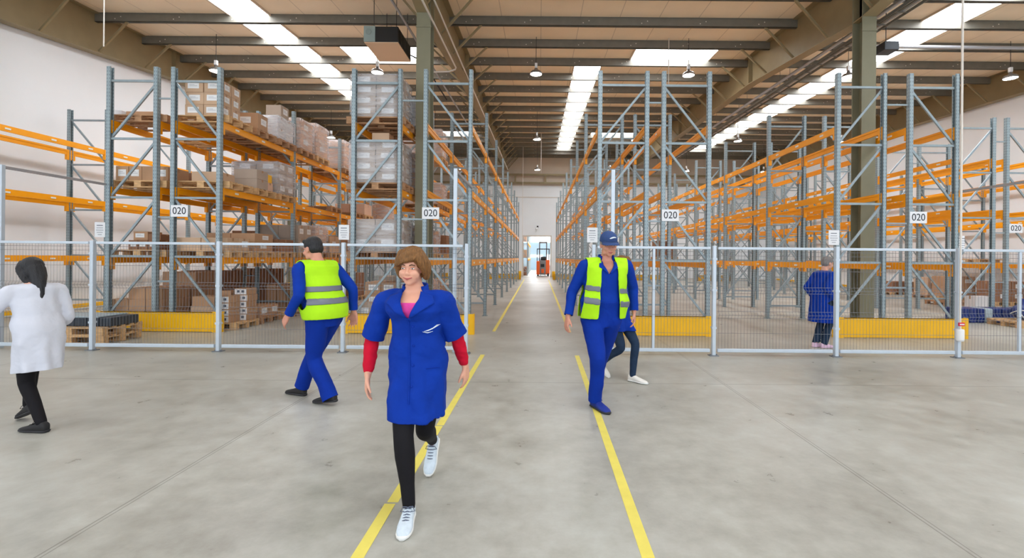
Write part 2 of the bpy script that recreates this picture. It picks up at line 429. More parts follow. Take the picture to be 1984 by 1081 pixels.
# pendant lamps
lm = MB(); lm.lathe([(.001,.18),(.05,.18),(.06,.12),(.15,.09),(.19,.04),(.19,.0),(.175,.0)]); lmh = lm.mesh('housing', M['lamp_metal'])
lm = MB(); lm.lathe([(.001,.005),(.175,.005)]); lm.v = [(x,y,z) for x,y,z in lm.v]; lmg = lm.mesh('lens', M['lamp_glow'])
ZL = 7.25
rowname = ['front', 'middle', 'far']; ordn = ['first', 'second', 'third', 'fourth', 'fifth', 'sixth']
for r, y in enumerate((14.6, 22.7, 30.6)):
    for c, x in enumerate((-10.1, -5.07, -.13, 4.62, 9.6, 14.65)):
        t = thing('pendant_lamp', f'round pendant warehouse lamp, {ordn[c]} from left in the {rowname[r]} row under the roof', 'lamp', (x, y, ZL), 0, 'pendant lamps under the roof')
        link('housing', lmh, t); link('lens', lmg, t)
        q = MB(); q.tube([(0,0,.18),(0,0,zr(y)-ZL)], .008, 6); q.build('cable', M['black'], t)
        q = MB(); q.box((-.04,-.04,.2),(.04,.04,.34)); q.build('ballast', M['white'], t)

# ------------------------------------------------------------------ pallet racks
HU = 5.33; BAY = 2.85; LV = (1.49, 2.91, 4.26); BH = .13
um = MB()
def cprof(b, z0, z1):
    # folded C-section open towards the inside of the frame (+X)
    w, d, t = .045, .04, .006
    b.box((-d, -w, z0), (-d+t, w, z1)); b.box((-d, -w, z0), (d, -w+t, z1)); b.box((-d, w-t, z0), (d, w, z1))
    b.box((d-t, -w, z0), (d, -w+.022, z1)); b.box((d-t, w-.022, z0), (d, w, z1))
cprof(um, .012, HU); um.box((-.07,-.07,0),(.07,.07,.012))
ume = um.mesh('upright', M['steel'])
BZ = [.33, 1.5, 2.69, 3.88, 5.05]
def brace_mesh(flip):
    b = MB(); D = .95
    for z in BZ: b.box((.03, -.018, z-.022), (D-.03, .018, z+.022))
    for z0, z1 in zip(BZ[:-1], BZ[1:]):
        a, c = ((.03, z1-.04), (D-.03, z0+.04)) if flip else ((.03, z0+.04), (D-.03, z1-.04))
        b.bar((a[0], .022, a[1]), (c[0], .022, c[1]), .032, .042, 0, (0,0,1))
    a, c = ((.03, BZ[0]-.03), (D-.03, .06)) if flip else ((.03, .06), (D-.03, BZ[0]-.03))
    return b.mesh('upright_frame', M['brace'])
brm = {False: brace_mesh(False), True: brace_mesh(True)}
def beam_mesh(s):
    b = MB(); L = BAY-.1
    b.box((-.022, .05, -BH), (.022, .05+L, 0)); b.box((-.026*s-.006, .05, -.045), (-.026*s+.006, .05+L, -.002)) 
    for y in (.05, .05+L): b.box((-.03, y-.06 if y > 1 else y-.05, -.26), (.03, y+.05 if y > 1 else y+.06, 0))
    for y in (.45, 1.4, 2.3): b.box((s*.022, y, -.085), (s*.0335, y+.11, -.05), 1)
    return b.mesh('beam', [M['orange'], M['sticker']])
bmm = {1: beam_mesh(1), -1: beam_mesh(-1)}
def rack(x0, x1, flip, label, y0=9.5, n=9, spacer=None, levels=LV):
    t = thing('pallet_rack', label, 'rack', (x0, y0, 0), 0, 'pallet rack rows in the hall')
    D = x1-x0
    for k in range(n):
        f = link('upright_frame', brm[flip], t, (0, k*BAY, 0)); f.scale.x = D/.95
        u = link('upright', ume, f); u = link('upright', ume, f, (.95, 0, 0), PI)
    for k in range(n-1):
        for z in levels:
            link('beam', bmm[-1], t, (0, k*BAY, z)); link('beam', bmm[1], t, (D, k*BAY, z))
    if spacer:
        for k in range(n):
            for z in (1.0, 2.3, 4.7):
                q = MB(); q.box((D+.045, k*BAY-.015, z-.015), (D+spacer-.045, k*BAY+.015, z+.015)); q.build('spacer', M['brace'], t)
    return t
RK = {}
RK['B'] = rack(-12.37, -11.38, True, 'empty pallet rack row standing along the white left wall')
RK['A1'] = rack(-8.71, -7.76, False, 'stocked rack row left of the leftmost 020 sign, facing the white wall', spacer=.35)
RK['A2'] = rack(-7.41, -6.48, True, 'stocked rack row carrying the leftmost 020 sign on its front upright')
RK['C1'] = rack(-3.76, -2.83, False, 'rack row of film-wrapped loads just left of the left steel column', spacer=.52)
RK['C2'] = rack(-2.31, -1.40, True, 'rack row lining the left side of the central aisle')
RK['D1'] = rack(1.22, 2.17, False, 'empty rack row lining the right side of the central aisle', spacer=.34)
RK['D2'] = rack(2.51, 3.43, True, 'empty rack row with the 020 sign just right of the capped worker')
RK['E1'] = rack(6.04, 6.97, False, 'empty rack row just left of the right steel column', spacer=.53)
RK['E2'] = rack(7.50, 8.43, True, 'empty rack row with 020 sign just right of the right steel column')
RK['F1'] = rack(10.97, 11.95, False, 'empty rack row behind the blue wrapped goods, left of the rightmost 020 sign', 12.35, 8, .36)
RK['F2'] = rack(12.31, 13.26, True, 'empty rack row with the rightmost 020 sign, cut by the photo edge', 12.35, 8)
RK['H'] = rack(16.15, 17.1, True, 'rack row standing along the right wall with cartons on its floor pallets', 12.35, 8)
RK['hall'] = rack(-1.9, -.95, True, 'far rack row seen at left through the open doorway', 39.5, 6)

# yellow rack-end guards
def guard(x0, x1, y, label, wing=True, s=1):
    t = thing('rack_guard', label, 'guard', ((x0+x1)/2, y, 0), 0, 'yellow rack end guards')
    w = (x1-x0)/2
    b = MB(); b.box((-w, -.006, .012), (w, .006, .40)); b.box((-w, -.006, .388), (w, .035*s if s > 0 else .006, .40)); b.build('plate', M['yellow'], t)
    for sx in (-1, 1):
        b = MB(); b.box((sx*w-.008, min(0, .1*s), 0), (sx*w+.008, max(0, .1*s), .41)); b.box((sx*w-.16 if sx > 0 else sx*w, -.011, 0), (sx*w if sx > 0 else sx*w+.16, -.006, .41)); b.build('side_plate', M['yellow'], t)
guard(-8.86, -6.32, 9.33, 'yellow rack end guard below the leftmost 020 sign')
guard(-3.93, -1.28, 9.33, 'yellow rack end guard behind the woman in front')
guard(1.10, 3.50, 9.33, 'yellow rack end guard just right of the capped worker')
guard(5.92, 8.56, 9.33, 'yellow rack end guard at the foot of the right steel column')
for x0, x1, w in ((-8.86, -6.3, 'the stocked left double rack'), (-3.9, -1.22, 'the rack left of the central aisle'), (1.0, 3.6, 'the rack right of the central aisle'), (5.9, 8.6, 'the rack around the right column'), (10.8, 13.4, 'the double rack at far right')):
    guard(x0, x1, 32.6, f'yellow guard at the far end of {w}', s=-1)
for x, w in ((DX0-.28, 'left'), (DX1+.28, 'right')):
    b = MB(); b.rbox((x-.12, YW-.34, 0), (x+.12, YW-.1, .45), .02); tag(b.build('door_guard', M['yellow']), f'yellow block guard on the {w} of the far doorway', 'guard', 'door guards')
def floor_rail(x, y0, y1, label):
    b = MB(); b.box((x-.05, y0, .06), (x+.05, y1, .16))
    for y in np.arange(y0+.2, y1, 2.0): b.box((x-.03, y-.05, 0), (x+.03, y+.05, .08))
    tag(b.build('floor_rail', M['yellow']), label, 'rail')
floor_rail(-12.62, 9.6, 31, 'low yellow floor rail running along the left wall behind the empty rack')
floor_rail(17.3, 12.4, 34, 'low yellow floor rail running along the right wall')

# ------------------------------------------------------------------ signs
def text_mesh(s, size, name, m, parent, loc, rot=(PI/2, 0, 0), ext=.001):
    cu = bpy.data.curves.new(name, 'FONT'); cu.body = s; cu.size = size; cu.align_x = 'CENTER'; cu.align_y = 'CENTER'; cu.extrude = ext
    o = bpy.data.objects.new('tmp_text', cu); COL.objects.link(o)
    bpy.context.view_layer.update()
    me = bpy.data.meshes.new_from_object(o.evaluated_get(bpy.context.evaluated_depsgraph_get()))
    bpy.data.objects.remove(o)
    me.materials.clear(); me.materials.append(m); me.name = name
    q = link(name, me, parent, loc); q.rotation_euler = rot
    return q
def sign(x, z, y, label, w=.345, h=.235):
    t = thing('sign_plate', label, 'sign', (x, y, z), 0, '020 row signs')
    b = MB(); b.rbox((-w/2, 0, -h/2), (w/2, .008, h/2), .003); b.build('plate', M['paper'], t)
    q = text_mesh('020', .20, 'digits', M['ink'], t, (0, -.0018, -.002)); q.scale = (.92, 1.0, 1)
sign(-7.25, 2.42, 9.445, 'white 020 sign on the front upright of the stocked left rack')
sign(-2.185, 2.42, 9.445, 'white 020 sign beside the left steel column')
sign(2.65, 2.42, 9.445, 'white 020 sign on the rack right of the capped worker')
sign(7.65, 2.42, 9.445, 'white 020 sign on the rack right of the right steel column')
sign(12.52, 2.42, 12.296, 'white 020 sign near the right photo edge, on the set-back rack')
def notice(x, z, y, label, w=.21, h=.30):
    t = thing('notice_sign', label, 'notice', (x, y, z), 0, 'paper notices on the rack uprights')
    b = MB(); b.box((-w/2, 0, -h/2), (w/2, .004, h/2)); b.build('sheet', M['paper'], t)
    b = MB()
    for k, (lw, zz) in enumerate(((.062, .085), (.066, .035), (.075, -.01), (.06, -.055), (.04, -.098))):
        hh = .008 if k == 0 else .0045; n = 7
        for q in range(n):
            x0 = -lw + 2*lw*q/n
            b.box((x0, -.001, zz-hh), (x0+2*lw/n*.82, 0, zz+hh))
    b.build('printed_text', M['inkgrey'], t)
notice(-8.85, 2.03, 9.448, 'white printed notice left of the stocked left rack, above the fence')
notice(-3.93, 2.02, 9.448, 'white printed notice left of the rack with wrapped loads')
notice(1.08, 2.01, 9.448, 'white printed notice behind and left of the capped worker')
notice(5.95, 2.0, 9.448, 'white printed notice above the bent grey-haired woman by right column')
notice(8.53, 1.92, 9.448, 'narrow white printed notice beside the white pole at right', .11, .28)

# ------------------------------------------------------------------ mesh fence
YF = 7.5
def fence(x0, x1, label, stile=False, lastpost=False):
    t = thing('mesh_fence', label, 'fence', ((x0+x1)/2, YF, 0), 0, 'mesh fence panels across the hall')
    w = (x1-x0)/2
    b = MB(); b.rbox((-w+.03, -.022, 1.70), (w-.03, .022, 1.742), .008); b.build('top_rail', M['fence'], t)
    b = MB(); b.rbox((-w+.03, -.025, .06), (w-.03, .025, .115), .008); b.build('bottom_rail', M['fence'], t)
    b = MB()
    n = int(2*w/.05)
    for k in range(1, n):
        x = -w + 2*w*k/n
        b.tube([(x,.006,.1),(x,.006,.60),(x,-.022,.655),(x,.006,.71),(x,.006,1.0),(x,-.022,1.05),(x,.006,1.10),(x,.006,1.7)], .0022, 4, 0, False)
    for z, y in ((1.665,0),(1.6,0),(1.36,0),(1.10,0),(1.05,-.028),(1.0,0),(.71,0),(.655,-.028),(.60,0),(.36,0)):
        b.tube([(-w+.03,y,z),(w-.03,y,z)], .0028, 4, 0, False)
    o = b.build('wire_mesh', M['wire'], t)
    if stile:
        b = MB(); b.rbox((-.02,-.02,.1),(.02,.02,1.7), .006); b.build('stile', M['fence'], t)
def fpost(x, label, wide=.056):
    t = thing('fence_post', label, 'post', (x, YF, 0), 0, 'fence posts')
    b = MB(); b.rbox((-wide/2,-.035,.012),(wide/2,.035,1.76), .008); b.build('tube', M['fence'], t)
    b = MB(); b.box((-.07,-.06,0),(.07,.06,.012))
    for sx in (-1,1): b.tube([(sx*.052,0,.012),(sx*.052,0,.03)], .011, 6)
    b.build('foot_plate', M['wire'], t)
    for z in (.45, 1.05, 1.55):
        b = MB(); b.box((-wide/2-.008,-.04,z-.016),(wide/2+.008,.04,z+.016)); b.build('clamp', M['fence'], t)
lp = [-9.14, -7.13, -5.11, -3.12, -1.15]; rp = [.88, 2.81, 4.77, 6.72, 8.68]
fl = ['fence panel behind the white-coated woman at the left photo edge', 'fence panel in front of the leftmost 020 sign', 'fence panel behind the hi-vis worker walking left', 'fence panel behind the woman in front, ending at the aisle']
fr = ['fence panel behind the capped worker, with a slim middle upright', 'fence panel between the capped worker and the grey-haired woman', 'fence panel in front of the grey-haired woman and right column', 'rightmost fence panel, in front of the blue wrapped goods']
for k in range(4): fence(lp[k]+.03, lp[k+1]-.03, 'light grey mesh ' + fl[k])
for k in range(4): fence(rp[k]+.03, rp[k+1]-.03, 'light grey mesh ' + fr[k], k in (0, 3))
pn = ['off at the left end of the left fence', 'second from the left photo edge', 'in front of the leftmost 020 rack', 'behind the hi-vis worker walking left', 'at the left mouth of the central aisle']
pr = ['at the right mouth of the central aisle', 'right of the capped worker', 'right beside the grey-haired woman', 'carrying the white pull-cord weight', 'beyond the rightmost rack guard']
for x, s in zip(lp, pn): fpost(x, 'pale grey square fence post ' + s)
for x, s in zip(rp, pr): fpost(x, 'pale grey square fence post ' + s)
def guide(x, y, label):
    t = thing('guide_post', label, 'post', (x, y, 0), 0, 'tall white guide posts behind the fence')
    b = MB(); b.rbox((-.03,-.03,0),(.03,.03,2.98), .006); b.build('post', M['fence'], t)
    b = MB(); b.box((-.022,.03,2.92),(.022,9.43-y,2.965)); b.build('top_tube', M['pipe'], t)
guide(-1.36, 7.62, 'tall white post with rear tube beside the left of the central aisle')
guide(1.20, 7.62, 'tall white post rising behind the capped worker')
guide(-8.74, 7.62, 'tall white post with grey tube at the left photo edge')
guide(8.48, 7.62, 'tall white post with grey tube at the right photo edge')
# pull cord and vertical pole at the fence post
t = thing('ceiling_pole', 'thin white pole dropping from the roof beside the right fence post', 'pole', (6.69, 7.43, 0))
b = MB(); b.tube([(0,0,.42),(0,0,1.9)], .012, 8); b.tube([(0,0,1.9),(0,0,zr(7.43)-.01)], .016, 8); b.build('conduit', M['pipew'], t)
b = MB(); b.lathe([(.001,.28),(.05,.28),(.056,.31),(.056,.45),(.05,.47),(.001,.47)]); b.build('weight', M['white'], t)
b = MB(); b.box((-.03,-.02,.52),(.06,.0,.575)); b.build('red_label', M['redtape'], t)
b = MB(); b.box((-.02,-.023,.538),(.05,-.02,.556)); b.build('label_bar', M['white'], t)

# floor tape
def tape(x0, x1, y0, y1, label):
    b = MB(); b.box((min(x0,x1)-.0, y0, 0), (min(x0,x1)+.001, y1, .001)); b = MB()
    w = .034
    vs = [(x0-w,y0,.002),(x0+w,y0,.002),(x1+w,y1,.002),(x1-w,y1,.002)]
    vs += [(x,y,.0002) for x,y,z in vs]
    b.add(vs, [(0,1,2,3),(7,6,5,4),(0,4,5,1),(1,5,6,2),(2,6,7,3),(3,7,4,0)])
    tag(b.build('floor_tape', M['floor_yellow']), label, 'floor marking', 'yellow aisle tapes')
tape(-.925, -.915, .3, 2.93, 'yellow floor tape nearest the camera, left of the front woman')
tape(-.905, -.895, 2.95, 4.28, 'yellow floor tape strip behind the front woman, left side')
tape(-.89, -.87, 4.30, 7.42, 'yellow floor tape strip at left reaching the fence line')
tape(.565, .62, .3, 7.42, 'yellow floor tape under the capped worker, right side of the aisle')
tape(-.92, -.99, 9.75, 32.5, 'yellow floor tape beyond the fence on the left aisle side')
tape(.66, .70, 9.75, 32.5, 'yellow floor tape beyond the fence on the right aisle side')

# ------------------------------------------------------------------ roof services
t = thing('unit_heater', 'black box air unit with tan underside hung from the roof', 'air unit', (-4.1, 12.0, 7.03))
b = MB(); b.rbox((-.42,0,.005),(.45,1.2,.40), .01); b.build('casing', M['unit'], t)
b = MB(); b.box((-.42,.02,-.012),(.45,1.18,.005)); b.build('underside', M['unit_tan'], t)
b = MB(); b.box((-.42,-.02,.0),(-.13,0,.40)); b.lathe([(.06,0),(.075,0),(.075,.01),(.06,.01)], (0,0,0)); 
b.v[8:] = [(-.3+x, -.025-z, .25+y) for x, y, z in b.v[8:]]
b.build('control_panel', M['ctrl'], t)
b = MB(); [b.box((.45, .1+.13*k, .05), (.462, .2+.13*k, .34)) for k in range(8)]; b.build('louvre', M['black'], t)
b = MB()
for x in (-.2, .38):
    for y in (.1, 1.1): b.tube([(x,y,.40),(x,y,zr(12+y)-7.04)], .008, 6)
b.build('hanger', M['black'], t)
b = MB(); b.tube([(.4,1.2,.2),(.7,1.5,.15),(1.0,2.4,-.3),(1.2,2.6,-.6)], .02, 6); b.build('cable', M['black'], t)
def pipe(name, pts, r, m, label, cat): b = MB(); b.tube(pts, r, 8); return tag(b.build(name, m), label, cat)
def along(x, y0, y1, z0, s): return [(x, y, z0+s*(y-10)) for y in np.linspace(y0, y1, 12)]
pipe('ceiling_conduit', along(-2.36, 6, 13.1, 6.68, .05)+[(-2.4,13.25,6.84),(-2.6,13.3,6.8),(-3.1,13.3,6.78)], .022, M['pipew'], 'white conduit under the left rafter, ending in a bend', 'pipe')
pipe('ceiling_conduit', along(-2.28, 6, 34, 7.03, .035), .022, M['pipew'], 'long white conduit under the left rafter beside the column', 'pipe')
pipe('ceiling_conduit', along(-3.3, 9, 34, 7.2, .035), .03, M['pipe'], 'grey pipe on the left side of the left rafter', 'pipe')
pipe('ceiling_conduit', along(7.72, 6, 21, 7.12, .027), .045, M['pipe'], 'thick grey pipe under the right rafter', 'pipe')
def tray(x, label):
    t = thing('cable_tray', label, 'cable tray', (x, 0, 0))
    b = MB()
    ys = np.linspace(6, 33, 14)
    def zu(y): return 7.16+.022*(y-10)
    for a, c in zip(ys[:-1], ys[1:]):
        for sx in (-.15, .15): b.bar((sx, a, zu(a)-.1), (sx, c, zu(c)-.1), .02, .07)
    for y in np.arange(6.2, 33, .6): b.box((-.15, y-.012, zu(y)-.12), (.15, y+.012, zu(y)-.10))
    b.build('ladder', M['purlin'], t)
    for k, (dx, r, m) in enumerate(((-.08, .022, 'black'), (-.02, .03, 'purlin'), (.05, .02, 'pipe'), (.1, .016, 'pipew'))):
        b = MB(); b.tube([(dx, y, zu(y)-.08+.01*math.sin(y*1.3+k)) for y in np.linspace(6, 33, 26)], r, 6); b.build('cable', M[m], t)
    b = MB()
    for y in np.arange(9, 33, 3.14): b.tube([(-.16,y,zu(y)-.1),(-.16,y,zp(y))], .006, 5); b.tube([(.16,y,zu(y)-.1),(.16,y,zp(y))], .006, 5)
    b.build('hanger', M['purlin'], t)
tray(7.98, 'hanging cable tray with bundled cables right of the right rafter')
t = thing('roof_unit', 'small grey box unit hung beside the right cable trays', 'air unit', (9.2, 12.3, 7.05))
b = MB(); b.rbox((-.16,0,.04),(.22,.4,.26), .01); b.build('casing', M['crate'], t)
b = MB(); b.tube([(.05,.25,.26),(.05,.25,zr(12.5)-7.06)], .01, 6); b.build('hanger', M['black'], t)
pipe('roof_pipe', [(8.9, 13.6, 7.75), (17.3, 13.6, 7.75)], .05, M['pipe'], 'thick pale pipe crossing under the roof at upper right', 'pipe')
for x, y, z1, lab in ((-9.6, 10.3, 6.1, 'thin white drop rod at upper left above the stocked rack'), (.1, 28.0, 6.6, 'thin drop cord hanging in the central aisle'), (-1.15, 33, 3.0, 'long thin cord hanging at the far left of the central aisle'), (4.0, 14.6, 6.9, 'short white rod hanging beside the right dome light')):
    pipe('hanging_rod', [(x, y, z1), (x, y, zr(y)-.005)], .012, M['pipew'], lab, 'rod')
# camera over the far doorway
t = thing('wall_camera', 'small camera mounted on the white wall above the far doorway', 'camera', (-.1, YW-.005, 3.85))
b = MB(); b.box((-.06,-.12,.05),(.06,0,.2)); b.build('bracket', M['black'], t)
b = MB(); b.tube([(0,-.1,.05),(-.12,-.3,-.08)], .05, 10); b.build('body', M['white'], t)
# ------------------------------------------------------------------ goods
def pallet_meshes(m):
    d = MB()
    for y in (-.345, -.1775, 0, .1775, .345): d.box((-.6, y-.055 if abs(y) > .3 else y-.04, .122), (.6, y+.055 if abs(y) > .3 else y+.04, .144))
    for x in (-.53, 0, .53): d.box((x-.07, -.4, .1), (x+.07, .4, .122))
    s = MB(); s.box((-.6, -.05, 0), (.6, .05, .022))
    for x in (-.53, 0, .53): s.box((x-.07, -.05, .022), (x+.07, .05, .1))
    return d.mesh('deck', m), s.mesh('skid', m)
PM = {'wood': pallet_meshes(M['wood']), 'wood2': pallet_meshes(M['wood2'])}
def pallet(x, y, z, label, rz=0.0, m=None, group='wooden pallets'):
    m = m or random.choice(('wood', 'wood2'))
    t = thing('pallet', label, 'pallet', (x, y, z), rz, group)
    link('deck', PM[m][0], t)
    for yy in (-.345, 0, .345): link('skid', PM[m][1], t, (0, yy, 0))
    return t
_cm = {}
def carton_mesh(sx, sy, sz, m):
    k = (round(sx,3), round(sy,3), round(sz,3), m)
    if k not in _cm:
        b = MB(); b.rbox((-sx/2,-sy/2,0),(sx/2,sy/2,sz), min(.006, sz*.05))
        b.box((-sx/2-.0008,-.028,sz*.75),(sx/2+.0008,.028,sz+.0009), 1)
        _cm[k] = b.mesh('carton', [M[m], M['tape']])
    return _cm[k]
_lm = {}
def label_mesh(w, h):
    k = (round(w,3), round(h,3))
    if k not in _lm:
        b = MB(); b.box((-w/2,-.002,-h/2),(w/2,0,h/2)); b.box((-w*.35,-.0026,-h*.1),(w*.35,-.002,-h*.02),1); b.box((-w*.35,-.0026,h*.12),(w*.1,-.002,h*.2),1)
        _lm[k] = b.mesh('label', [M['white'], M['faint']])
    return _lm[k]
WORD = {'card': 'brown', 'card2': 'tan', 'card3': 'dark brown', 'cardg': 'greyish', 'cardp': 'pinkish', 'cardw': 'white-sided'}
def carton(x, y, z, sx, sy, sz, m, label, group=None, rz=0, lab=None):
    o = link('carton', carton_mesh(sx, sy, sz, m), None, (x, y, z), rz)
    tag(o, label, 'box', group)
    if lab:
        w, h = min(.26, sx*.62), min(.14, sz*.48)
        if 'f' in lab: link('label', label_mesh(w, h), o, (random.uniform(-.05,.05)*sx, -sy/2-.0005, sz*.55))
        if 'r' in lab: link('label', label_mesh(min(.24, sy*.55), h), o, (sx/2+.0005, random.uniform(-.08,.08)*sy, sz*.55), PI/2)
    return o
_fm = {}
def film_mesh(sx, sy, sz):
    k = (round(sx,2), round(sy,2), round(sz,2))
    if k in _fm: return _fm[k]
    bm = bmesh.new(); bmesh.ops.create_cube(bm, size=1)
    bmesh.ops.bevel(bm, geom=bm.edges[:], offset=.03, segments=2, affect='EDGES')
    bmesh.ops.subdivide_edges(bm, edges=bm.edges[:], cuts=5, use_grid_fill=True)
    for v in bm.verts:
        p = Vector((v.co.x*sx, v.co.y*sy, (v.co.z+.5)*sz))
        n = mnoise.noise(p*3.1)*.006
        v.co = p + Vector((math.copysign(n, v.co.x) if abs(v.co.x) > .4 else 0, math.copysign(n, v.co.y) if abs(v.co.y) > .4 else 0, 0))
    me = bpy.data.meshes.new('shrink_wrap'); bm.to_mesh(me); bm.free(); me.materials.append(M['film'])
    for p in me.polygons: p.use_smooth = True
    _fm[k] = me; return me
def wrap(x, y, z, sx, sy, sz, label):
    o = link('shrink_wrap', film_mesh(sx, sy, sz), None, (x, y, z)); return tag(o, label, 'plastic film', 'clear films around pallet loads')
SH = {3: 'top shelf', 2: 'middle shelf', 1: 'lowest shelf', 0: 'floor bay'}
RN = {'A1': 'far-left stocked row', 'A2': 'second stocked row from left', 'C1': 'film-wrapped row by left column', 'C2': 'row left of central aisle', 'H': 'row along right wall', 'E1': 'row left of right column', 'D2': 'row right of central aisle'}
RXC = {'A1': (-8.71,-7.76), 'A2': (-7.41,-6.48), 'C1': (-3.76,-2.83), 'C2': (-2.31,-1.40), 'H': (16.15,17.1), 'E1': (6.04,6.97), 'D2': (2.51,3.43)}
NTH = ['front', 'second', 'third', 'fourth', 'fifth', 'sixth', 'seventh', 'eighth', 'ninth', 'tenth', 'eleventh', 'twelfth', 'thirteenth', 'fourteenth', 'fifteenth', 'sixteenth', 'seventeenth', 'eighteenth']
def load(rk, lv, slot, nx, ny, nz, sz, m, wrapped=False, lab=None, fx=1.1, fy=.74, dx=0, dy=0, drop=0, jit=.006, pal=True, pm=None):
    """one pallet on a shelf with its cartons; slot counts pallets from the front, three per bay"""
    x0, x1 = RXC[rk]; y0 = 12.35 if rk == 'H' else 9.5
    cx = (x0+x1)/2 + dx - (.07 if rk == 'C1' else 0); cy = y0 + (slot//3)*BAY + (.5, 1.425, 2.35)[slot % 3] + dy
    z = (LV[lv-1] if lv else 0) + .001
    where = f'{NTH[slot]} pallet place, {SH[lv]} of {RN[rk]}'
    if pal:
        pallet(cx, cy, z, f'wooden pallet at {where}', 0, pm); z += .1445
    if nx:
        sx, sy = fx/nx, fy/ny; cnt = 0
        kind = 'film-wrapped ' if wrapped else ('labelled ' if lab else '')
        txt = f'{kind}{WORD[m]} carton at {where}'
        for k in range(nz):
            for i in range(nx):
                for j in range(ny):
                    if k == nz-1 and cnt < drop: cnt += 1; continue
                    q = jit if not wrapped else .002
                    l = ''
                    if lab and random.random() < .85:
                        if j == 0 and 'f' in lab: l += 'f'
                        if i == nx-1 and 'r' in lab: l += 'r'
                    carton(cx - fx/2 + sx*(i+.5) + random.uniform(-q,q), cy - fy/2 + sy*(j+.5) + random.uniform(-q,q), z + (.004 if wrapped else 0) + k*(sz+.001), sx-.014, sy-.014, sz, m, txt, f'cartons at {where}', 0, l)
        if wrapped: wrap(cx, cy, z+.0015, fx+.075, fy+.075, nz*(sz+.001)+.012, f'clear film around load at {where}')
    return cx, cy, z
# second stocked row (A2)
load('A2', 3, 0, 2, 2, 3, .25, 'card2', lab='fr', fx=.78, fy=.6, dx=-.02, pm='wood')
cx, cy, z = load('A2', 3, 1, 0, 1, 1, .3, 'card')
carton(cx+.28, cy-.12, z, .55, .42, .36, 'card', 'brown carton with raised flap on the top shelf beside a labelled stack', None, .05, 'fr')
carton(cx-.3, cy-.1, z, .5, .4, .42, 'card2', 'tan carton behind the flapped carton on the top shelf', None, 0, 'f')
cx, cy, z = load('A2', 3, 2, 2, 2, 2, .28, 'cardw', True, 'fr', fx=1.06)
carton(cx+.3, cy+.02, z+.59, .38, .36, .3, 'cardg', 'greyish labelled carton atop the white wrapped load on the top shelf', None, 0, 'r')
for s in (3, 4, 6, 7, 9, 10, 12, 14): load('A2', 3, s, 2, 1, 2, .40 if s % 2 else .46, 'cardp', True, 'fr', drop=0)
cx, cy, z = load('A2', 2, 0, 1, 1, 1, .22, 'card2', fx=.6, fy=.5)
cx, cy, z = load('A2', 2, 1, 0, 1, 1, .22, 'cardg')
for k in range(2): carton(cx+.33, cy-.16, z+.212*k, .52, .44, .21, 'cardg', ['lower', 'upper'][k] + ' of two greyish cartons beside the yellow box, middle shelf')
carton(cx-.28, cy-.05, z, .5, .5, .26, 'cardg', 'greyish carton behind the pair near the yellow box, middle shelf')
carton(cx+.44, cy+.2, z, .24, .22, .2, 'cardp', 'small pinkish carton carrying the yellow box, middle shelf')
carton(cx+.135, cy+.235, z, .27, .25, .36, 'card3', 'dark carton behind the yellow box, middle shelf')
b = MB(); b.rbox((-.11,-.09,0),(.11,.09,.19), .01); b.box((-.06,-.0912,.06),(.06,-.0901,.12), 1); tag(b.build('yellow_box', [M['yellow'], M['floor_yellow']], None, (cx+.44, cy+.2, z+.201)), 'bright yellow box among the cartons of the middle shelf, left rack', 'box')
load('A2', 2, 2, 2, 2, 3, .26, 'cardg', True, 'fr')
for s in (5, 7): load('A2', 2, s, 0, 1, 1, .3, 'card')
load('A2', 2, 8, 2, 1, 1, .4, 'cardp'); load('A2', 2, 11, 2, 1, 2, .35, 'cardp', True)
load('A2', 1, 0, 2, 2, 1, .26, 'card2', lab='fr'); load('A2', 1, 1, 2, 1, 2, .2, 'card', lab='r')
load('A2', 1, 2, 1, 1, 1, .3, 'card3')
load('A2', 1, 3, 2, 2, 2, .36, 'cardg', lab='r')
cx, cy, z = load('A2', 1, 4, 2, 1, 2, .38, 'cardp', True, 'r')
load('A2', 1, 5, 1, 1, 1, .5, 'card2', lab='r'); load('A2', 1, 7, 2, 1, 2, .3, 'card', lab='r')
cx, cy, z = load('A2', 0, 0, 0, 1, 1, .2, 'card', dx=.16, pm='wood')
def whitebox(x, y, z, label, grp):
    o = carton(x, y, z, .26, .36, .135, 'card', label, grp)
    b = MB(); b.rbox((-.122,-.003,-.058),(.122,0,.058), .001); b.box((-.07,-.0036,-.02),(-.02,-.003,.03),1); b.box((.02,-.0036,-.02),(.08,-.003,.03),1)
    tag(b.build('label', [M['cardw'], M['inkgrey']], o, (0,-.1812,.0675)), 'white printed end panel')
for k in range(4): whitebox(cx+.30, cy-.19, z+.137*k, 'white-ended carton in the front stack at the corner of the yellow guard', 'white-ended front stack')
for k in range(5): whitebox(cx+.42+.02*(k % 2), cy+.2, z+.137*k, 'white-ended carton in the taller stack behind the front one', 'white-ended rear stack')
carton(cx-.16, cy-.1, z, .5, .4, .33, 'card2', 'wide tan carton left of the white-ended stacks near the yellow guard')
carton(cx-.16, cy-.08, z+.331, .46, .4, .2, 'card', 'open brown carton on the wide tan carton near the yellow guard')
carton(cx-.0, cy+.26, z+.0, .28, .25, .62, 'card', 'upright brown carton between the white-ended stacks and the rack middle')
load('A2', 0, 1, 2, 2, 1, .24, 'card', lab='fr', dx=.14); load('A2', 0, 2, 0, 1, 1, .2, 'card', dx=.18)
load('A2', 0, 3, 3, 1, 1, .62, 'card', lab='r', fx=.8, dx=.1); load('A2', 0, 4, 2, 1, 1, .3, 'card3', dx=.1)
load('A2', 0, 5, 0, 1, 1, .3, 'card', dx=.1); load('A2', 0, 7, 2, 1, 2, .4, 'card3', dx=.1)
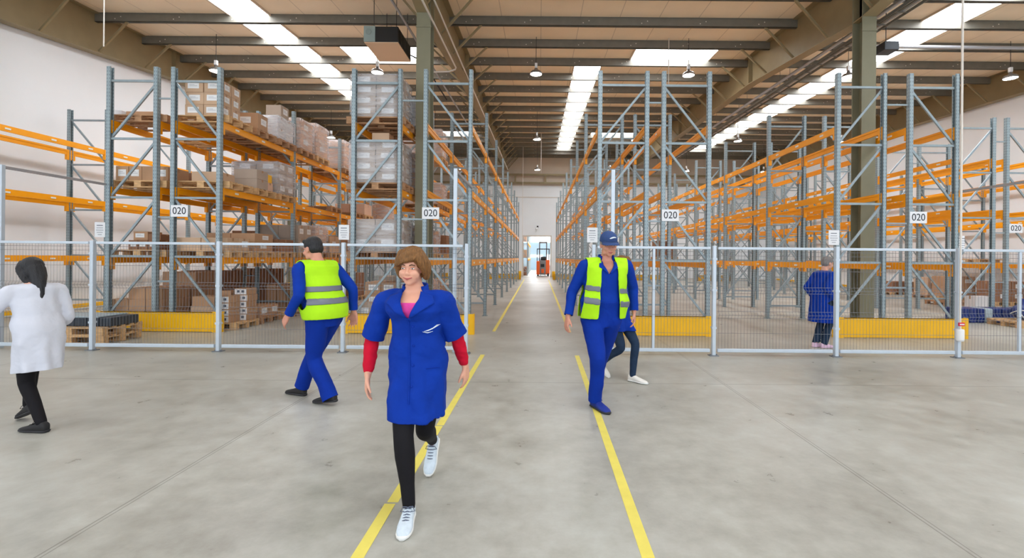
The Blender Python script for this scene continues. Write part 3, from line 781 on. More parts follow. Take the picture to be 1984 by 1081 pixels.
b = MB(); b.sphere((0,0,.14), (.22,.2,.14)); tag(b.build('yellow_bag', M['yellow'], None, (-6.45, 9.5+BAY+2.35, .145)), 'bright yellow bag on a floor pallet behind the hi-vis worker walking left', 'bag')
# far-left stocked row (A1)
cx, cy, z = load('A1', 3, 0, 0, 1, 1, .2, 'card', pm='wood2'); cx -= .15
carton(cx+.05, cy, z, .62, .42, .12, 'card', 'flat brown carton alone on the far-left top shelf pallet')
carton(cx-.42, cy-.1, z, .2, .3, .13, 'cardw', 'small white carton beside the flat brown one on far-left top shelf')
load('A1', 3, 2, 0, 1, 1, .3, 'card')
load('A1', 2, 0, 4, 1, 1, .31, 'card', lab='f', fx=1.1, fy=.6); load('A1', 2, 1, 3, 1, 1, .33, 'card3'); load('A1', 2, 3, 2, 1, 1, .3, 'card3')
cx, cy, z = load('A1', 1, 0, 3, 1, 1, .2, 'card3', lab='f', fx=.62, fy=.5)
carton(cx-.1, cy, z+.201, .3, .38, .18, 'card', 'brown labelled carton on top of the small heap, far-left lowest shelf', None, 0, 'f')
carton(cx+.18, cy, z+.201, .26, .36, .13, 'card3', 'low dark carton on the small heap at the far-left lowest shelf')
load('A1', 1, 2, 2, 1, 1, .3, 'card3'); load('A1', 1, 4, 2, 1, 2, .3, 'card3')
load('A1', 0, 0, 3, 2, 3, .235, 'card', fx=1.04, fy=.78, drop=2, pal=True); load('A1', 0, 1, 2, 2, 3, .33, 'card', fx=1.08, fy=.8, drop=1)
load('A1', 0, 2, 3, 1, 1, 1.0, 'card3', fx=1.08); load('A1', 0, 4, 2, 1, 2, .5, 'card3')
# film-wrapped row (C1)
load('C1', 3, 0, 2, 2, 4, .215, 'cardg', True, 'fr', fx=.98, fy=.78, pm='wood2'); load('C1', 3, 1, 2, 1, 3, .24, 'cardw', True)
cx, cy, z = load('C1', 2, 0, 2, 2, 4, .215, 'cardg', True, 'fr', fx=1.0, fy=.78, pm='wood2')
carton(cx+.05, cy-.08, z+.90, .36, .3, .16, 'card2', 'small tan carton on top of the wrapped middle-shelf load by left column')
load('C1', 2, 1, 2, 1, 3, .27, 'card', True, 'r'); load('C1', 2, 4, 2, 1, 2, .3, 'cardp', True)
load('C1', 1, 0, 2, 2, 2, .33, 'cardg', True, 'fr', fx=1.04); load('C1', 1, 1, 2, 1, 2, .3, 'cardg', True, 'r'); load('C1', 1, 3, 2, 1, 2, .3, 'card', True)
load('C1', 0, 0, 2, 1, 2, .27, 'cardg', lab='f', pal=False); load('C1', 0, 1, 3, 1, 3, .27, 'card', lab='f'); load('C1', 0, 2, 2, 1, 2, .45, 'cardg')
load('C1', 3, 4, 2, 1, 3, .26, 'cardp', True, 'r'); load('C1', 2, 6, 2, 1, 2, .3, 'card')
load('C1', 0, 3, 2, 1, 3, .25, 'cardp', True, 'fr'); load('C1', 0, 4, 2, 1, 3, .24, 'card', lab='r'); load('C1', 0, 6, 2, 1, 2, .24, 'cardp'); load('C1', 1, 5, 2, 1, 2, .28, 'card3')
# right side
load('H', 0, 4, 2, 1, 2, .35, 'card3', lab='f', dx=-.2); load('H', 0, 6, 2, 1, 2, .4, 'card', lab='f', dx=-.2); load('H', 0, 7, 2, 1, 2, .36, 'card2', lab='f', dx=-.2)
load('H', 0, 9, 2, 1, 1, .45, 'card3', dx=-.2); load('H', 1, 5, 0, 1, 1, .1, 'card')
load('E1', 1, 15, 2, 1, 2, .4, 'card3')
def pal_plain(x, y, label, rz=0, z=0): pallet(x, y, z, label, rz)
# pallets by the fence, left
pal_plain(-8.0, 8.35, 'bottom wooden pallet of the stack under grey crates by the left fence', .03, .001)
pal_plain(-7.98, 8.35, 'upper wooden pallet carrying dark grey crates by the left fence', -.01, .147)
cm = MB(); cm.rbox((-.095,-.29,0),(.095,.29,.15), .012)
for k in range(5): cm.box((-.1,-.24+.11*k,.01),(.1,-.2+.11*k,.13))
for k in (-.05, 0, .05): cm.box((k-.012,-.297,.01),(k+.012,.297,.13))
cmb = cm.mesh('tub', M['crate'])
cm = MB(); cm.rbox((-.1,-.3,.15),(.1,.3,.172), .006); cml = cm.mesh('lid', M['crate_top'])
crn = ['leftmost', 'second', 'third', 'middle', 'fifth from left', 'rightmost']
for k in range(6):
    t = thing('plastic_crate', f'dark grey plastic crate, {crn[k]} in the row by the left fence', 'crate', (-8.48+.205*k, 8.35, .293), 0, 'crates on the fence-side pallet')
    link('tub', cmb, t)
    if k < 5: link('lid', cml, t)
# blue goods, right
pb = MB(); pb.rbox((-.095,-.25,0),(.095,.25,.36), .03); pbm = pb.mesh('pack', M['bluefilm'])
for k in range(9):
    if k == 3: continue
    o = link('blue_pack', pbm, None, (10.72+.2*k, 12.0 if k < 7 else 11.97, 0.0)); tag(o, f'dark blue film pack, {NTH[k].replace("front", "first")} in the low row on the right floor', 'pack', 'blue packs on the right floor')
o = link('grey_pack', pb.mesh('grey_pack', M['crate_top']), None, (10.72+.2*3, 12.0, 0)); tag(o, 'pale grey film pack among the dark blue packs on the right floor', 'pack')
pal_plain(11.75, 11.25, 'wooden pallet in front of the blue packs by the right photo edge', 0, .001)
t = thing('blue_bag', 'blue bag tied with pale rope on the pallet at right', 'bag', (11.68, 11.3, .146))
b = MB(); b.sphere((0,0,.19), (.2,.22,.19), 20, 14); b.tube([(0,0,.36),(.02,0,.43),(.05,.02,.47)], [.06,.04,.06], 10); b.build('sack', M['bluefilm'], t)
b = MB(); b.tube([(.205*math.cos(a),.225*math.sin(a)*.9,.19+.05*math.sin(a*2)) for a in np.linspace(0, 2*PI, 24)], .012, 6)
b.tube([(-.2,-.1,.2),(-.12,-.17,.05),(.05,-.2,.03),(.17,-.15,.12)], .014, 6); b.build('rope', M['sole_w'], t)
carton(14.3, 15.3, .001, .42, .4, .42, 'cardw', 'white box on the floor behind the blue bag')
pal_plain(14.6, 16.6, 'empty wooden pallet left of the white box on the right floor', .1, .001)
# hall beyond the door
for k, (y, z, m) in enumerate(((40.2, 0.001, 'card3'), (43, 0.001, 'card3'), (40.6, 1.492, 'card2'), (44, 1.492, 'cardp'), (40.3, 2.912, 'cardp'), (41.3, 2.912, 'card'))):
    carton(-1.42, y, z, .8, .8, .7, m, ['dark carton lowest at left through the doorway', 'second dark carton on the floor through the doorway', 'tan carton at mid height through the doorway', 'pinkish carton deeper at mid height through the doorway', 'pinkish carton high at left through the doorway', 'brown carton high and deeper through the doorway'][k])
t = thing('reach_truck', 'orange and grey forklift truck standing in the far doorway', 'forklift', (.38, 38.6, 0))
b = MB(); b.rbox((-.55,.0,.12),(-.28,1.5,1.25), .05); b.rbox((.2,.1,.12),(.55,1.5,1.35), .05); b.build('body_shell', M['truck'], t)
b = MB(); b.rbox((-.3,.05,.1),(.22,1.45,1.3), .04); b.build('battery_box', M['truck_grey'], t)
b = MB(); b.box((-.2,.03,.75),(.1,.055,1.0)); b.build('grille', M['black'], t)
b = MB(); b.rbox((-.15,.01,.25),(.08,.05,.6), .02); b.build('front_panel', M['truck'], t)
b = MB(); b.rbox((-.2,.5,1.3),(.25,.9,1.62), .06); b.build('seat', M['black'], t)
for x, y in ((-.42,.2),(.42,.2),(-.42,1.3),(.42,1.3)):
    b = MB(); b.tube([(x-.07,y,.14),(x+.07,y,.14)], .14, 16); b.build('wheel', M['black'], t)
b = MB()
for x in (-.5, .5): b.bar((x,.35,1.25),(x,.45,2.25), .06, .06); b.bar((x,1.4,1.25),(x,1.35,2.25), .06, .06)
b.box((-.53,.4,2.22),(.53,1.4,2.28)); [b.box((-.5+.2*k,.4,2.2),(-.46+.2*k,1.4,2.24)) for k in range(6)]; b.build('overhead_guard', M['black'], t)
b = MB()
for x in (-.3,.3): b.box((x-.05,1.5,.1),(x+.05,1.62,2.9))
b.box((-.3,1.5,2.75),(.3,1.62,2.9)); b.box((-.3,1.5,1.2),(.3,1.6,1.35)); b.build('mast', M['truck_grey'], t)
for x in (-.2,.2):
    b = MB(); b.box((x-.05,1.62,.08),(x+.05,2.6,.13)); b.build('fork', M['black'], t)
# ------------------------------------------------------------------ people
def V(*a): return Vector(a)
def remesh(mb, name, m, voxel, it=6, fac=.5):
    me = bpy.data.meshes.new(name); me.from_pydata(mb.v, [], mb.f); me.update()
    bm = bmesh.new(); bm.from_mesh(me); bmesh.ops.recalc_face_normals(bm, faces=bm.faces); bm.to_mesh(me); bm.free()
    o = bpy.data.objects.new('tmp', me); COL.objects.link(o)
    r = o.modifiers.new('r', 'REMESH'); r.mode = 'VOXEL'; r.voxel_size = voxel
    if it:
        s = o.modifiers.new('s', 'SMOOTH'); s.factor = fac; s.iterations = it
    bpy.context.view_layer.update()
    out = bpy.data.meshes.new_from_object(o.evaluated_get(bpy.context.evaluated_depsgraph_get()))
    bpy.data.objects.remove(o); bpy.data.meshes.remove(me)
    out.name = name; out.materials.clear()
    for x in (m if isinstance(m, list) else [m]): out.materials.append(x)
    out.polygons.foreach_set('use_smooth', [True]*len(out.polygons))
    return out
def ell_loft(b, rings, n=28):
    """rings: (centre, rx, ry, yaw) horizontal ellipses, closed at both ends"""
    vs = []; fs = []
    for c, rx, ry, yw in rings:
        for k in range(n):
            a = 2*PI*k/n; x = rx*math.cos(a); y = ry*math.sin(a)
            vs.append((c[0]+x*math.cos(yw)-y*math.sin(yw), c[1]+x*math.sin(yw)+y*math.cos(yw), c[2]))
    for i in range(len(rings)-1):
        for k in range(n):
            p = i*n+k; q = i*n+(k+1) % n; fs.append((p, q, q+n, p+n))
    fs.append(tuple(range(n))[::-1]); e = (len(rings)-1)*n; fs.append(tuple(range(e, e+n)))
    b.add(vs, fs)
def limb(b, pts, rs, n=18, flat=None):
    """round limb through points with hemispherical ends; interpolated smoothly"""
    P = [Vector(p) for p in pts]; out = []; R = []
    for i in range(len(P)-1):
        p0 = P[max(i-1,0)]; p1 = P[i]; p2 = P[i+1]; p3 = P[min(i+2,len(P)-1)]
        for s in range(5):
            t = s/5
            q = .5*((2*p1)+(p2-p0)*t+(2*p0-5*p1+4*p2-p3)*t*t+(3*p1-p0-3*p2+p3)*t**3)
            q = q*.6 + (p1*(1-t)+p2*t)*.4
            out.append(q); R.append(rs[i]*(1-t)+rs[i+1]*t)
    out.append(P[-1]); R.append(rs[-1])
    t0 = (out[0]-out[1]).normalized(); t1 = (out[-1]-out[-2]).normalized()
    h0 = [(out[0]+t0*R[0]*math.sin(a), R[0]*math.cos(a)) for a in (1.45, 1.0, .5)]
    h1 = [(out[-1]+t1*R[-1]*math.sin(a), R[-1]*math.cos(a)) for a in (.5, 1.0, 1.45)]
    out = [p for p, _ in h0]+out+[p for p, _ in h1]; R = [r for _, r in h0]+R+[r for _, r in h1]
    b.tube(out, R, n)
def ik(a, c, l1, l2, pole):
    a = Vector(a); c = Vector(c); d = c-a; L = d.length
    if L > (l1+l2)*.999: c = a + d.normalized()*(l1+l2)*.999; d = c-a; L = d.length
    t = (l1*l1-l2*l2+L*L)/(2*L); h = math.sqrt(max(l1*l1-t*t, 0))
    u = d.normalized(); p = Vector(pole); p = (p-u*p.dot(u)).normalized()
    return a+u*t+p*h, c
def shoe(parent, ankle, ang, pitch, h, m, ms, ml=None):
    """ang: heading about z (0 = towards -y); pitch: heel lift in radians about the ball"""
    L = .158*h; b = MB(); s = MB(); n = 20
    prof = [(0,.020,.050),(.03,.031,.088),(.12,.036,.100),(.25,.036,.098),(.38,.037,.080),(.52,.041,.066),(.68,.046,.052),(.82,.043,.043),(.93,.032,.034),(1.0,.012,.020)]
    def ring(bb, f, w, z0, z1, y):
        vs = []
        for k in range(n):
            a = 2*PI*k/n; ca, sa = math.cos(a), math.sin(a)
            x = w*math.copysign(abs(ca)**.75, ca); zz = (z0+z1)/2 + (z1-z0)/2*math.copysign(abs(sa)**(.6 if sa < 0 else .9), sa)
            vs.append((x, y, zz))
        return vs
    def loft(bb, rr):
        vs = [v for r in rr for v in r]; fs = []
        for i in range(len(rr)-1):
            for k in range(n): p = i*n+k; q = i*n+(k+1) % n; fs.append((p, q, q+n, p+n))
        fs.append(tuple(range(n))[::-1]); e = (len(rr)-1)*n; fs.append(tuple(range(e, e+n)))
        bb.add(vs, fs, 0, True)
    sc = h/1.7
    loft(b, [ring(b, t, w*sc, .008, hh*sc, .06*sc - t*L*1.06) for t, w, hh in prof])
    loft(s, [ring(s, t, (w+.004)*sc, 0, .024*sc, .062*sc - t*(L*1.06+.006)) for t, w, hh in prof])
    ball = V(0, .06*sc-.70*L*1.06, 0)
    R = Matrix.Translation(ball) @ Matrix.Rotation(pitch, 4, 'X') @ Matrix.Translation(-ball)
    o = b.build('shoe', m, parent)
    A = Vector(ankle)
    # position so that the ankle (0,0,.085) of the shoe lands on the leg's ankle
    W = Matrix.Rotation(ang, 4, 'Z')
    foot_ank = W @ (R @ V(0,0,.085*sc))
    ML = Matrix.Translation(A-foot_ank) @ W @ R
    low = min((ML @ Vector(v)).z for v in s.v)
    o.matrix_local = Matrix.Translation((0,0,.0025-low)) @ ML
    s.build('sole', ms, o)
    if ml:
        q = MB()
        for k in range(5):
            t = .34+.07*k; y = .06*sc - t*L*1.06; hh = np.interp(t, [p[0] for p in prof], [p[2] for p in prof])*sc
            q.tube([(-.02*sc, y, hh*.93), (0, y-.004, hh+.004), (.02*sc, y, hh*.93)], .0035, 5)
        q.box((-.018*sc, .06*sc-.66*L*1.06, .05*sc), (.018*sc, .06*sc-.34*L*1.06, .0505*sc))
        for sx in (-1, 1): q.tube([(0, .06*sc-.33*L*1.06, .092*sc), (sx*.03*sc, .05*sc-.34*L, .098*sc), (sx*.042*sc, .05*sc-.38*L, .075*sc), (sx*.02*sc, .05*sc-.4*L, .078*sc)], .003, 5)
        q.build('laces', ml, o)
    return o
def hand(b, w, d, palm_n, thumb, sc=1.0, curl=.5):
    """palm and five fingers; w wrist, d direction to the fingertips, palm_n out of the palm, thumb side vector"""
    w = Vector(w); d = Vector(d).normalized(); t = Vector(thumb); t = (t-d*t.dot(d)).normalized(); p = d.cross(t)
    if p.dot(Vector(palm_n)) < 0: p = -p
    k = sc
    for f, r in ((-.033, .0125), (-.011, .0135), (.011, .0135), (.033, .0130)):
        limb(b, [w-d*.012*k+t*f*.6*k, w+d*.045*k+t*f*k, w+d*.088*k+t*f*k], [.017*k, .0155*k, r*k], 10)
    for f, L, r, sp in ((.036, .068, .0088, .14), (.0125, .078, .0090, .04), (-.0115, .072, .0088, -.06), (-.035, .056, .0080, -.18)):
        a = w+d*.085*k+t*f*k; dd = (d+t*sp).normalized()
        c1 = curl*.55; c2 = curl*1.2
        d1 = (dd*math.cos(c1)+p*math.sin(c1)); d2 = (dd*math.cos(c2)+p*math.sin(c2)); d3 = (dd*math.cos(c2+curl*.6)+p*math.sin(c2+curl*.6))
        q1 = a+d1*L*.45*k; q2 = q1+d2*L*.32*k; q3 = q2+d3*L*.23*k
        limb(b, [a-dd*.01*k, q1, q2, q3], [r*1.1*k, r*k, r*.92*k, r*.8*k], 9)
    a = w+d*.02*k+t*.026*k; d1 = (d*.62+t*.72+p*.25).normalized(); d2 = (d*.9+t*.25+p*.35).normalized()
    limb(b, [a, a+d1*.042*k, a+d1*.042*k+d2*.03*k, a+d1*.042*k+d2*.052*k], [.0145*k, .0115*k, .0102*k, .0085*k], 10)
def head_shape(b, Mx, k=1.0, fem=False):
    """skull, jaw, cheeks, nose, ears; local face towards -y, origin at the middle of the head"""
    q = MB()
    q.sphere((0,.012,.022), (.073,.093,.093), 24, 16); q.sphere((0,-.022,-.055), (.058,.066,.066), 20, 14)
    q.sphere((0,-.058,-.100), (.028,.026,.022)); q.sphere((0,-.076,.014), (.05,.018,.016))
    for s in (-1,1):
        q.sphere((s*.036,-.066,-.038), (.028,.022,.026)); q.sphere((s*.075,.012,-.022), (.011,.022,.033)); q.sphere((s*.012,-.098,-.044), (.010,.010,.008))
        if not fem: q.sphere((s*.045,-.02,-.085), (.022,.04,.028))
        else: q.sphere((s*.040,-.052,-.050), (.028,.026,.030))
    if fem: q.tube([(0,-.080,-.002),(0,-.092,-.022),(0,-.1025,-.036),(0,-.094,-.044)], [.007,.008,.0105,.008], 12)
    else: q.tube([(0,-.082,.006),(0,-.098,-.022),(0,-.108,-.038),(0,-.098,-.048)], [.008,.0095,.0125,.009], 12)
    q.sphere((0,-.082,-.068), (.026,.014,.010)); q.sphere((0,-.082,-.080), (.022,.013,.008))
    b.add([Mx @ (Vector(v)*k) for v in q.v], q.f)
def face_parts(body, Mx, k, browm, lipm, smile=1.0):
    for s in (-1,1):
        q = MB(); q.sphere((s*.031,-.0775,-.008), (.0125,.0112,.0052), 14, 10); q.sphere((s*.031,-.0872,-.008), (.0050,.0022,.0046), 12, 8, 1)
        q.v = [tuple(Mx @ (Vector(v)*k)) for v in q.v]; q.build('eye', [M['eye'], M['iris']], body)
        q = MB(); q.tube([(s*.014,-.094,.012),(s*.030,-.095,.018),(s*.048,-.083,.012)], [.0035,.0045,.003], 8)
        q.v = [tuple(Mx @ (Vector(v)*k)) for v in q.v]; q.build('eyebrow', browm, body)
    if smile < 1:
        q = MB(); q.tube([(-.023,-.086,-.0735),(0,-.0955,-.0735),(.023,-.086,-.0735)], [.002,.0042,.002], 8); q.tube([(-.021,-.086,-.0755),(0,-.0945,-.080),(.021,-.086,-.0755)], [.002,.005,.002], 8)
        q.v = [tuple(Mx @ (Vector(v)*k)) for v in q.v]; q.build('lips', lipm, body); return
    q = MB(); q.tube([(-.029,-.083,-.066),(-.012,-.0955,-.0705),(0,-.0975,-.072),(.012,-.0955,-.0705),(.029,-.083,-.066)], [.0022,.0040,.0042,.0040,.0022], 8)
    q.tube([(-.027,-.083,-.069),(0,-.0955,-.0785),(.027,-.083,-.069)], [.0022,.0048,.0022], 8)
    q.v = [tuple(Mx @ (Vector(v)*k)) for v in q.v]; q.build('lips', lipm, body)

TOR = [(-.055,.050,.060,.0),(0.0,.098,.066,.006),(.05,.104,.073,.008),(.11,.098,.068,.002),(.17,.083,.058,-.002),(.23,.086,.060,-.004),(.28,.096,.066,-.010),(.32,.102,.066,-.006),(.345,.100,.056,.004),(.362,.078,.044,.008),(.378,.045,.037,.006),(.40,.033,.036,.0),(.45,.032,.035,-.008)]
class Fig:
    """poses a figure of height h that faces -y: joints in metres about the point between its feet"""
    def __init__(s, h, pel, neck, yaw_hip=0, yaw_sh=0, girth=1.0, shw=.108, waist=1.0):
        s.h = h; s.pel = Vector(pel); s.neck = Vector(neck); s.yh = yaw_hip; s.ys = yaw_sh; s.g = girth; s.shw = shw; s.waist = waist
        s.hip = {}; s.knee = {}; s.ank = {}; s.sh = {}; s.el = {}; s.wr = {}
        for k, sx in (('R',-1),('L',1)):      # facing -y: the figure's right hand is at -x
            s.hip[k] = s.pel + Matrix.Rotation(yaw_hip,3,'Z') @ V(sx*.053*h*girth**.5, 0, -.005*h)
            s.sh[k] = s.neck + Matrix.Rotation(yaw_sh,3,'Z') @ V(sx*shw*h, .004*h, -.045*h)
    def legs(s, R, L, poleR=(0,-1,0), poleL=(0,-1,0)):
        for k, a, p in (('R',R,poleR),('L',L,poleL)):
            s.knee[k], s.ank[k] = ik(s.hip[k], a, .245*s.h, .245*s.h, p)
    def arms(s, R, L, poleR=(-.3,1,0), poleL=(.3,1,0)):
        for k, a, p in (('R',R,poleR),('L',L,poleL)):
            s.el[k], s.wr[k] = ik(s.sh[k], a, .175*s.h, .150*s.h, p)
    def rings(s, infl=0.0, lo=-.06, hi=.46, bust=0.0):
        h = s.h; out = []
        for t, rx, ry, cy in TOR:
            if t < lo-1e-6 or t > hi+1e-6: continue
            f = t/.378
            c = s.pel.lerp(s.neck, f) if f <= 1 else s.neck + (s.neck-s.pel).normalized()*(t-.378)*h
            yw = s.yh + (s.ys-s.yh)*min(max(f,0),1)
            g = s.g if t < .36 else 1.0
            if .1 < t < .26: g *= s.waist
            by = bust*math.exp(-((t-.275)/.045)**2)
            c = c + Matrix.Rotation(yw,3,'Z') @ V(0, cy*h - by*.6, 0)
            out.append((c, rx*h*g+infl, ry*h*g+infl+by*.6, yw))
        return out
    def body(s, parent, m, Mh, voxel=.008, curl=.55, hk=1.0, bust=.0, hands=None, fem=None):
        b = MB(); h = s.h
        ell_loft(b, s.rings(-.004, bust=bust))
        limb(b, [s.neck-V(0,0,.03), s.neck.lerp(Mh.translation,.45), Mh @ V(0,.012,-.05)], [.050*h/1.7, .048*h/1.7, .05*h/1.7])
        for k, sx in (('R',-1),('L',1)):
            limb(b, [s.neck+(s.sh[k]-s.neck)*.5+V(0,0,-.02), s.sh[k], s.sh[k].lerp(s.el[k],.45), s.el[k], s.el[k].lerp(s.wr[k],.35), s.wr[k]], [.035*h/1.7,.046*h/1.7,.043*h/1.7,.036*h/1.7,.036*h/1.7,.024*h/1.7])
            d = (s.wr[k]-s.el[k]).normalized()
            hd = (hands or {}).get(k, {})
            hand(b, s.wr[k]+d*.008, Vector(hd.get('d', d)), hd.get('n', (-sx*1.0, .2, 0)), hd.get('t', (-sx*.25, -1, 0)), h/1.72, hd.get('curl', curl))
            kn, an = s.knee[k], s.ank[k]
            limb(b, [s.hip[k], s.hip[k].lerp(kn,.5), kn, kn.lerp(an,.3), kn.lerp(an,.7), an+V(0,0,-.02)], [.082*h/1.7*s.g,.068*h/1.7*s.g,.051*h/1.7,.050*h/1.7,.034*h/1.7,.032*h/1.7])
        head_shape(b, Mh, hk*h/1.7 if h > 1.55 else hk*.93, h < 1.7)
        me = remesh(b, 'body', m, voxel, 8, .45)
        return link('body', me, parent)
    def trousers(s, parent, m, voxel=.009, name='trousers', infl=.014, hem=.062, knee=.066, top=.115, it=8, cuff=-.035, wr=.006):
        b = MB(); h = s.h
        ell_loft(b, s.rings(infl, -.06, top))
        for k in 'RL':
            kn, an = s.knee[k], s.ank[k]; e = an + (an-kn).normalized()*-cuff*-1 if False else an+V(0,0,cuff)
            limb(b, [s.hip[k]+V(0,0,.0), s.hip[k].lerp(kn,.5), kn, kn.lerp(an,.5), e.lerp(kn,.02)], [.088*h/1.7*s.g+infl,.072*h/1.7*s.g+infl,knee,(knee+hem)/2,hem])
        me = remesh(b, name, m, voxel, it); wrinkle(me, wr, 9); wrinkle(me, wr*1.2, 5, .9)
        if hem > .05: hem_cut(me, lambda c, n: False, None, [(s.ank[k]+(s.ank[k]-s.knee[k]).normalized()*(-cuff-.012), (s.ank[k]-s.knee[k]).normalized()) for k in 'RL'])
        return link(name, me, parent)
    def cuffs(s, t1, back=.004):
        out = []
        for k in 'RL':
            a, c, t = (s.el[k], s.wr[k], t1-1) if t1 > 1 else (s.sh[k], s.el[k], t1)
            d = (c-a).normalized(); out.append((a.lerp(c, t)-d*back, d))
        return out
    def sleeve(s, b, k, t1, r0, r1, bell=0.0):
        """sleeve from the neck side over the shoulder to fraction t1 of the arm (1 = elbow, 2 = wrist)"""
        pts = [s.neck+(s.sh[k]-s.neck)*.45+V(0,0,-.03), s.sh[k]]; rs = [r0*.85, r0]
        if t1 > 1:
            pts += [s.sh[k].lerp(s.el[k],.5), s.el[k], s.el[k].lerp(s.wr[k],(t1-1)*.5), s.el[k].lerp(s.wr[k],t1-1)]; rs += [(r0*2+r1)/3, (r0+2*r1)/3, r1*1.05, r1]
        else:
            pts += [s.sh[k].lerp(s.el[k],t1*.5), s.sh[k].lerp(s.el[k],t1)]; rs += [r0+bell*.5, r1]
        limb(b, pts, rs)
def wrinkle(me, amp, sc, zs=.5):
    n = len(me.vertices); no = [v.normal.copy() for v in me.vertices]
    for i, v in enumerate(me.vertices):
        p = v.co; q = Vector((p.x*sc, p.y*sc, p.z*sc*zs))
        d = mnoise.noise(q) + .5*abs(mnoise.noise(Vector((p.x*sc*1.3+p.z*sc*.9, p.y*sc, p.z*sc*1.2-p.x*sc*.6))))-.2
        v.co = p + no[i]*(amp*d)
    me.update()
def thicken(me, th):
    """gives a cloth surface its thickness, inwards"""
    o = bpy.data.objects.new('tmp', me); COL.objects.link(o)
    s = o.modifiers.new('s', 'SOLIDIFY'); s.thickness = th; s.offset = -1
    bpy.context.view_layer.update()
    out = bpy.data.meshes.new_from_object(o.evaluated_get(bpy.context.evaluated_depsgraph_get()))
    bpy.data.objects.remove(o)
    bm = bmesh.new(); bm.from_mesh(out); bm.to_mesh(me); bm.free(); bpy.data.meshes.remove(out)
    me.polygons.foreach_set('use_smooth', [True]*len(me.polygons)); me.update()
def subset(me, name, m, keep, off, parent, thick=.006, smooth=6):
    """garment panel: the faces of another garment that satisfy keep(centre, normal), lifted by off(co) and given thickness"""
    bm = bmesh.new(); bm.from_mesh(me)
    bmesh.ops.delete(bm, geom=[f for f in bm.faces if not keep(f.calc_center_median(), f.normal)], context='FACES')
    for _ in range(3):
        kill = [f for f in bm.faces if sum(1 for e in f.edges if e.is_boundary) >= 3]
        bmesh.ops.delete(bm, geom=kill, context='FACES')
    bd = [v for v in bm.verts if v.is_boundary]
    for _ in range(smooth):
        new = {}
        for v in bd:
            nb = [e.other_vert(v) for e in v.link_edges if e.is_boundary]
            if len(nb) == 2: new[v] = v.co*.4 + (nb[0].co+nb[1].co)*.3
        for v, c in new.items(): v.co = c
    bm.normal_update()
    nn = {v: v.normal.copy() for v in bm.verts}
    for v in bm.verts: v.co += nn[v]*off(v.co)
    bm.normal_update()
    out = bpy.data.meshes.new(name); bm.to_mesh(out); bm.free()
    out.materials.clear()
    for x in (m if isinstance(m, list) else [m]): out.materials.append(x)
    thicken(out, thick)
    return link(name, out, parent)
def hem_cut(me, test, hem=None, cuffs=()):
    """opens a garment by removing the faces that satisfy test"""
    bm = bmesh.new(); bm.from_mesh(me)
    bmesh.ops.delete(bm, geom=[f for f in bm.faces if test(f.calc_center_median(), f.normal)], context='FACES')
    bd = [v for v in bm.verts if v.is_boundary]
    for _ in range(6):
        new = {}
        for v in bd:
            nb = [e.other_vert(v) for e in v.link_edges if e.is_boundary]
            if len(nb) == 2: new[v] = v.co*.4 + (nb[0].co+nb[1].co)*.3
        for v, c in new.items(): v.co = c
    if hem:
        bmesh.ops.bisect_plane(bm, geom=bm.verts[:]+bm.edges[:]+bm.faces[:], plane_co=hem[0], plane_no=hem[1], clear_inner=True)
    for e, d in cuffs:
        fs = [f for f in bm.faces if (f.calc_center_median()-e).length < .13]
        es = {x for f in fs for x in f.edges}; vs = {x for f in fs for x in f.verts}
        bmesh.ops.bisect_plane(bm, geom=list(vs)+list(es)+fs, plane_co=e, plane_no=d)
        bmesh.ops.delete(bm, geom=[f for f in bm.faces if (f.calc_center_median()-e).length < .13 and (f.calc_center_median()-e).dot(d) > 0], context='FACES')
    bmesh.ops.remove_doubles(bm, verts=bm.verts[:], dist=.0008)
    bm.to_mesh(me); bm.free(); thicken(me, .005)
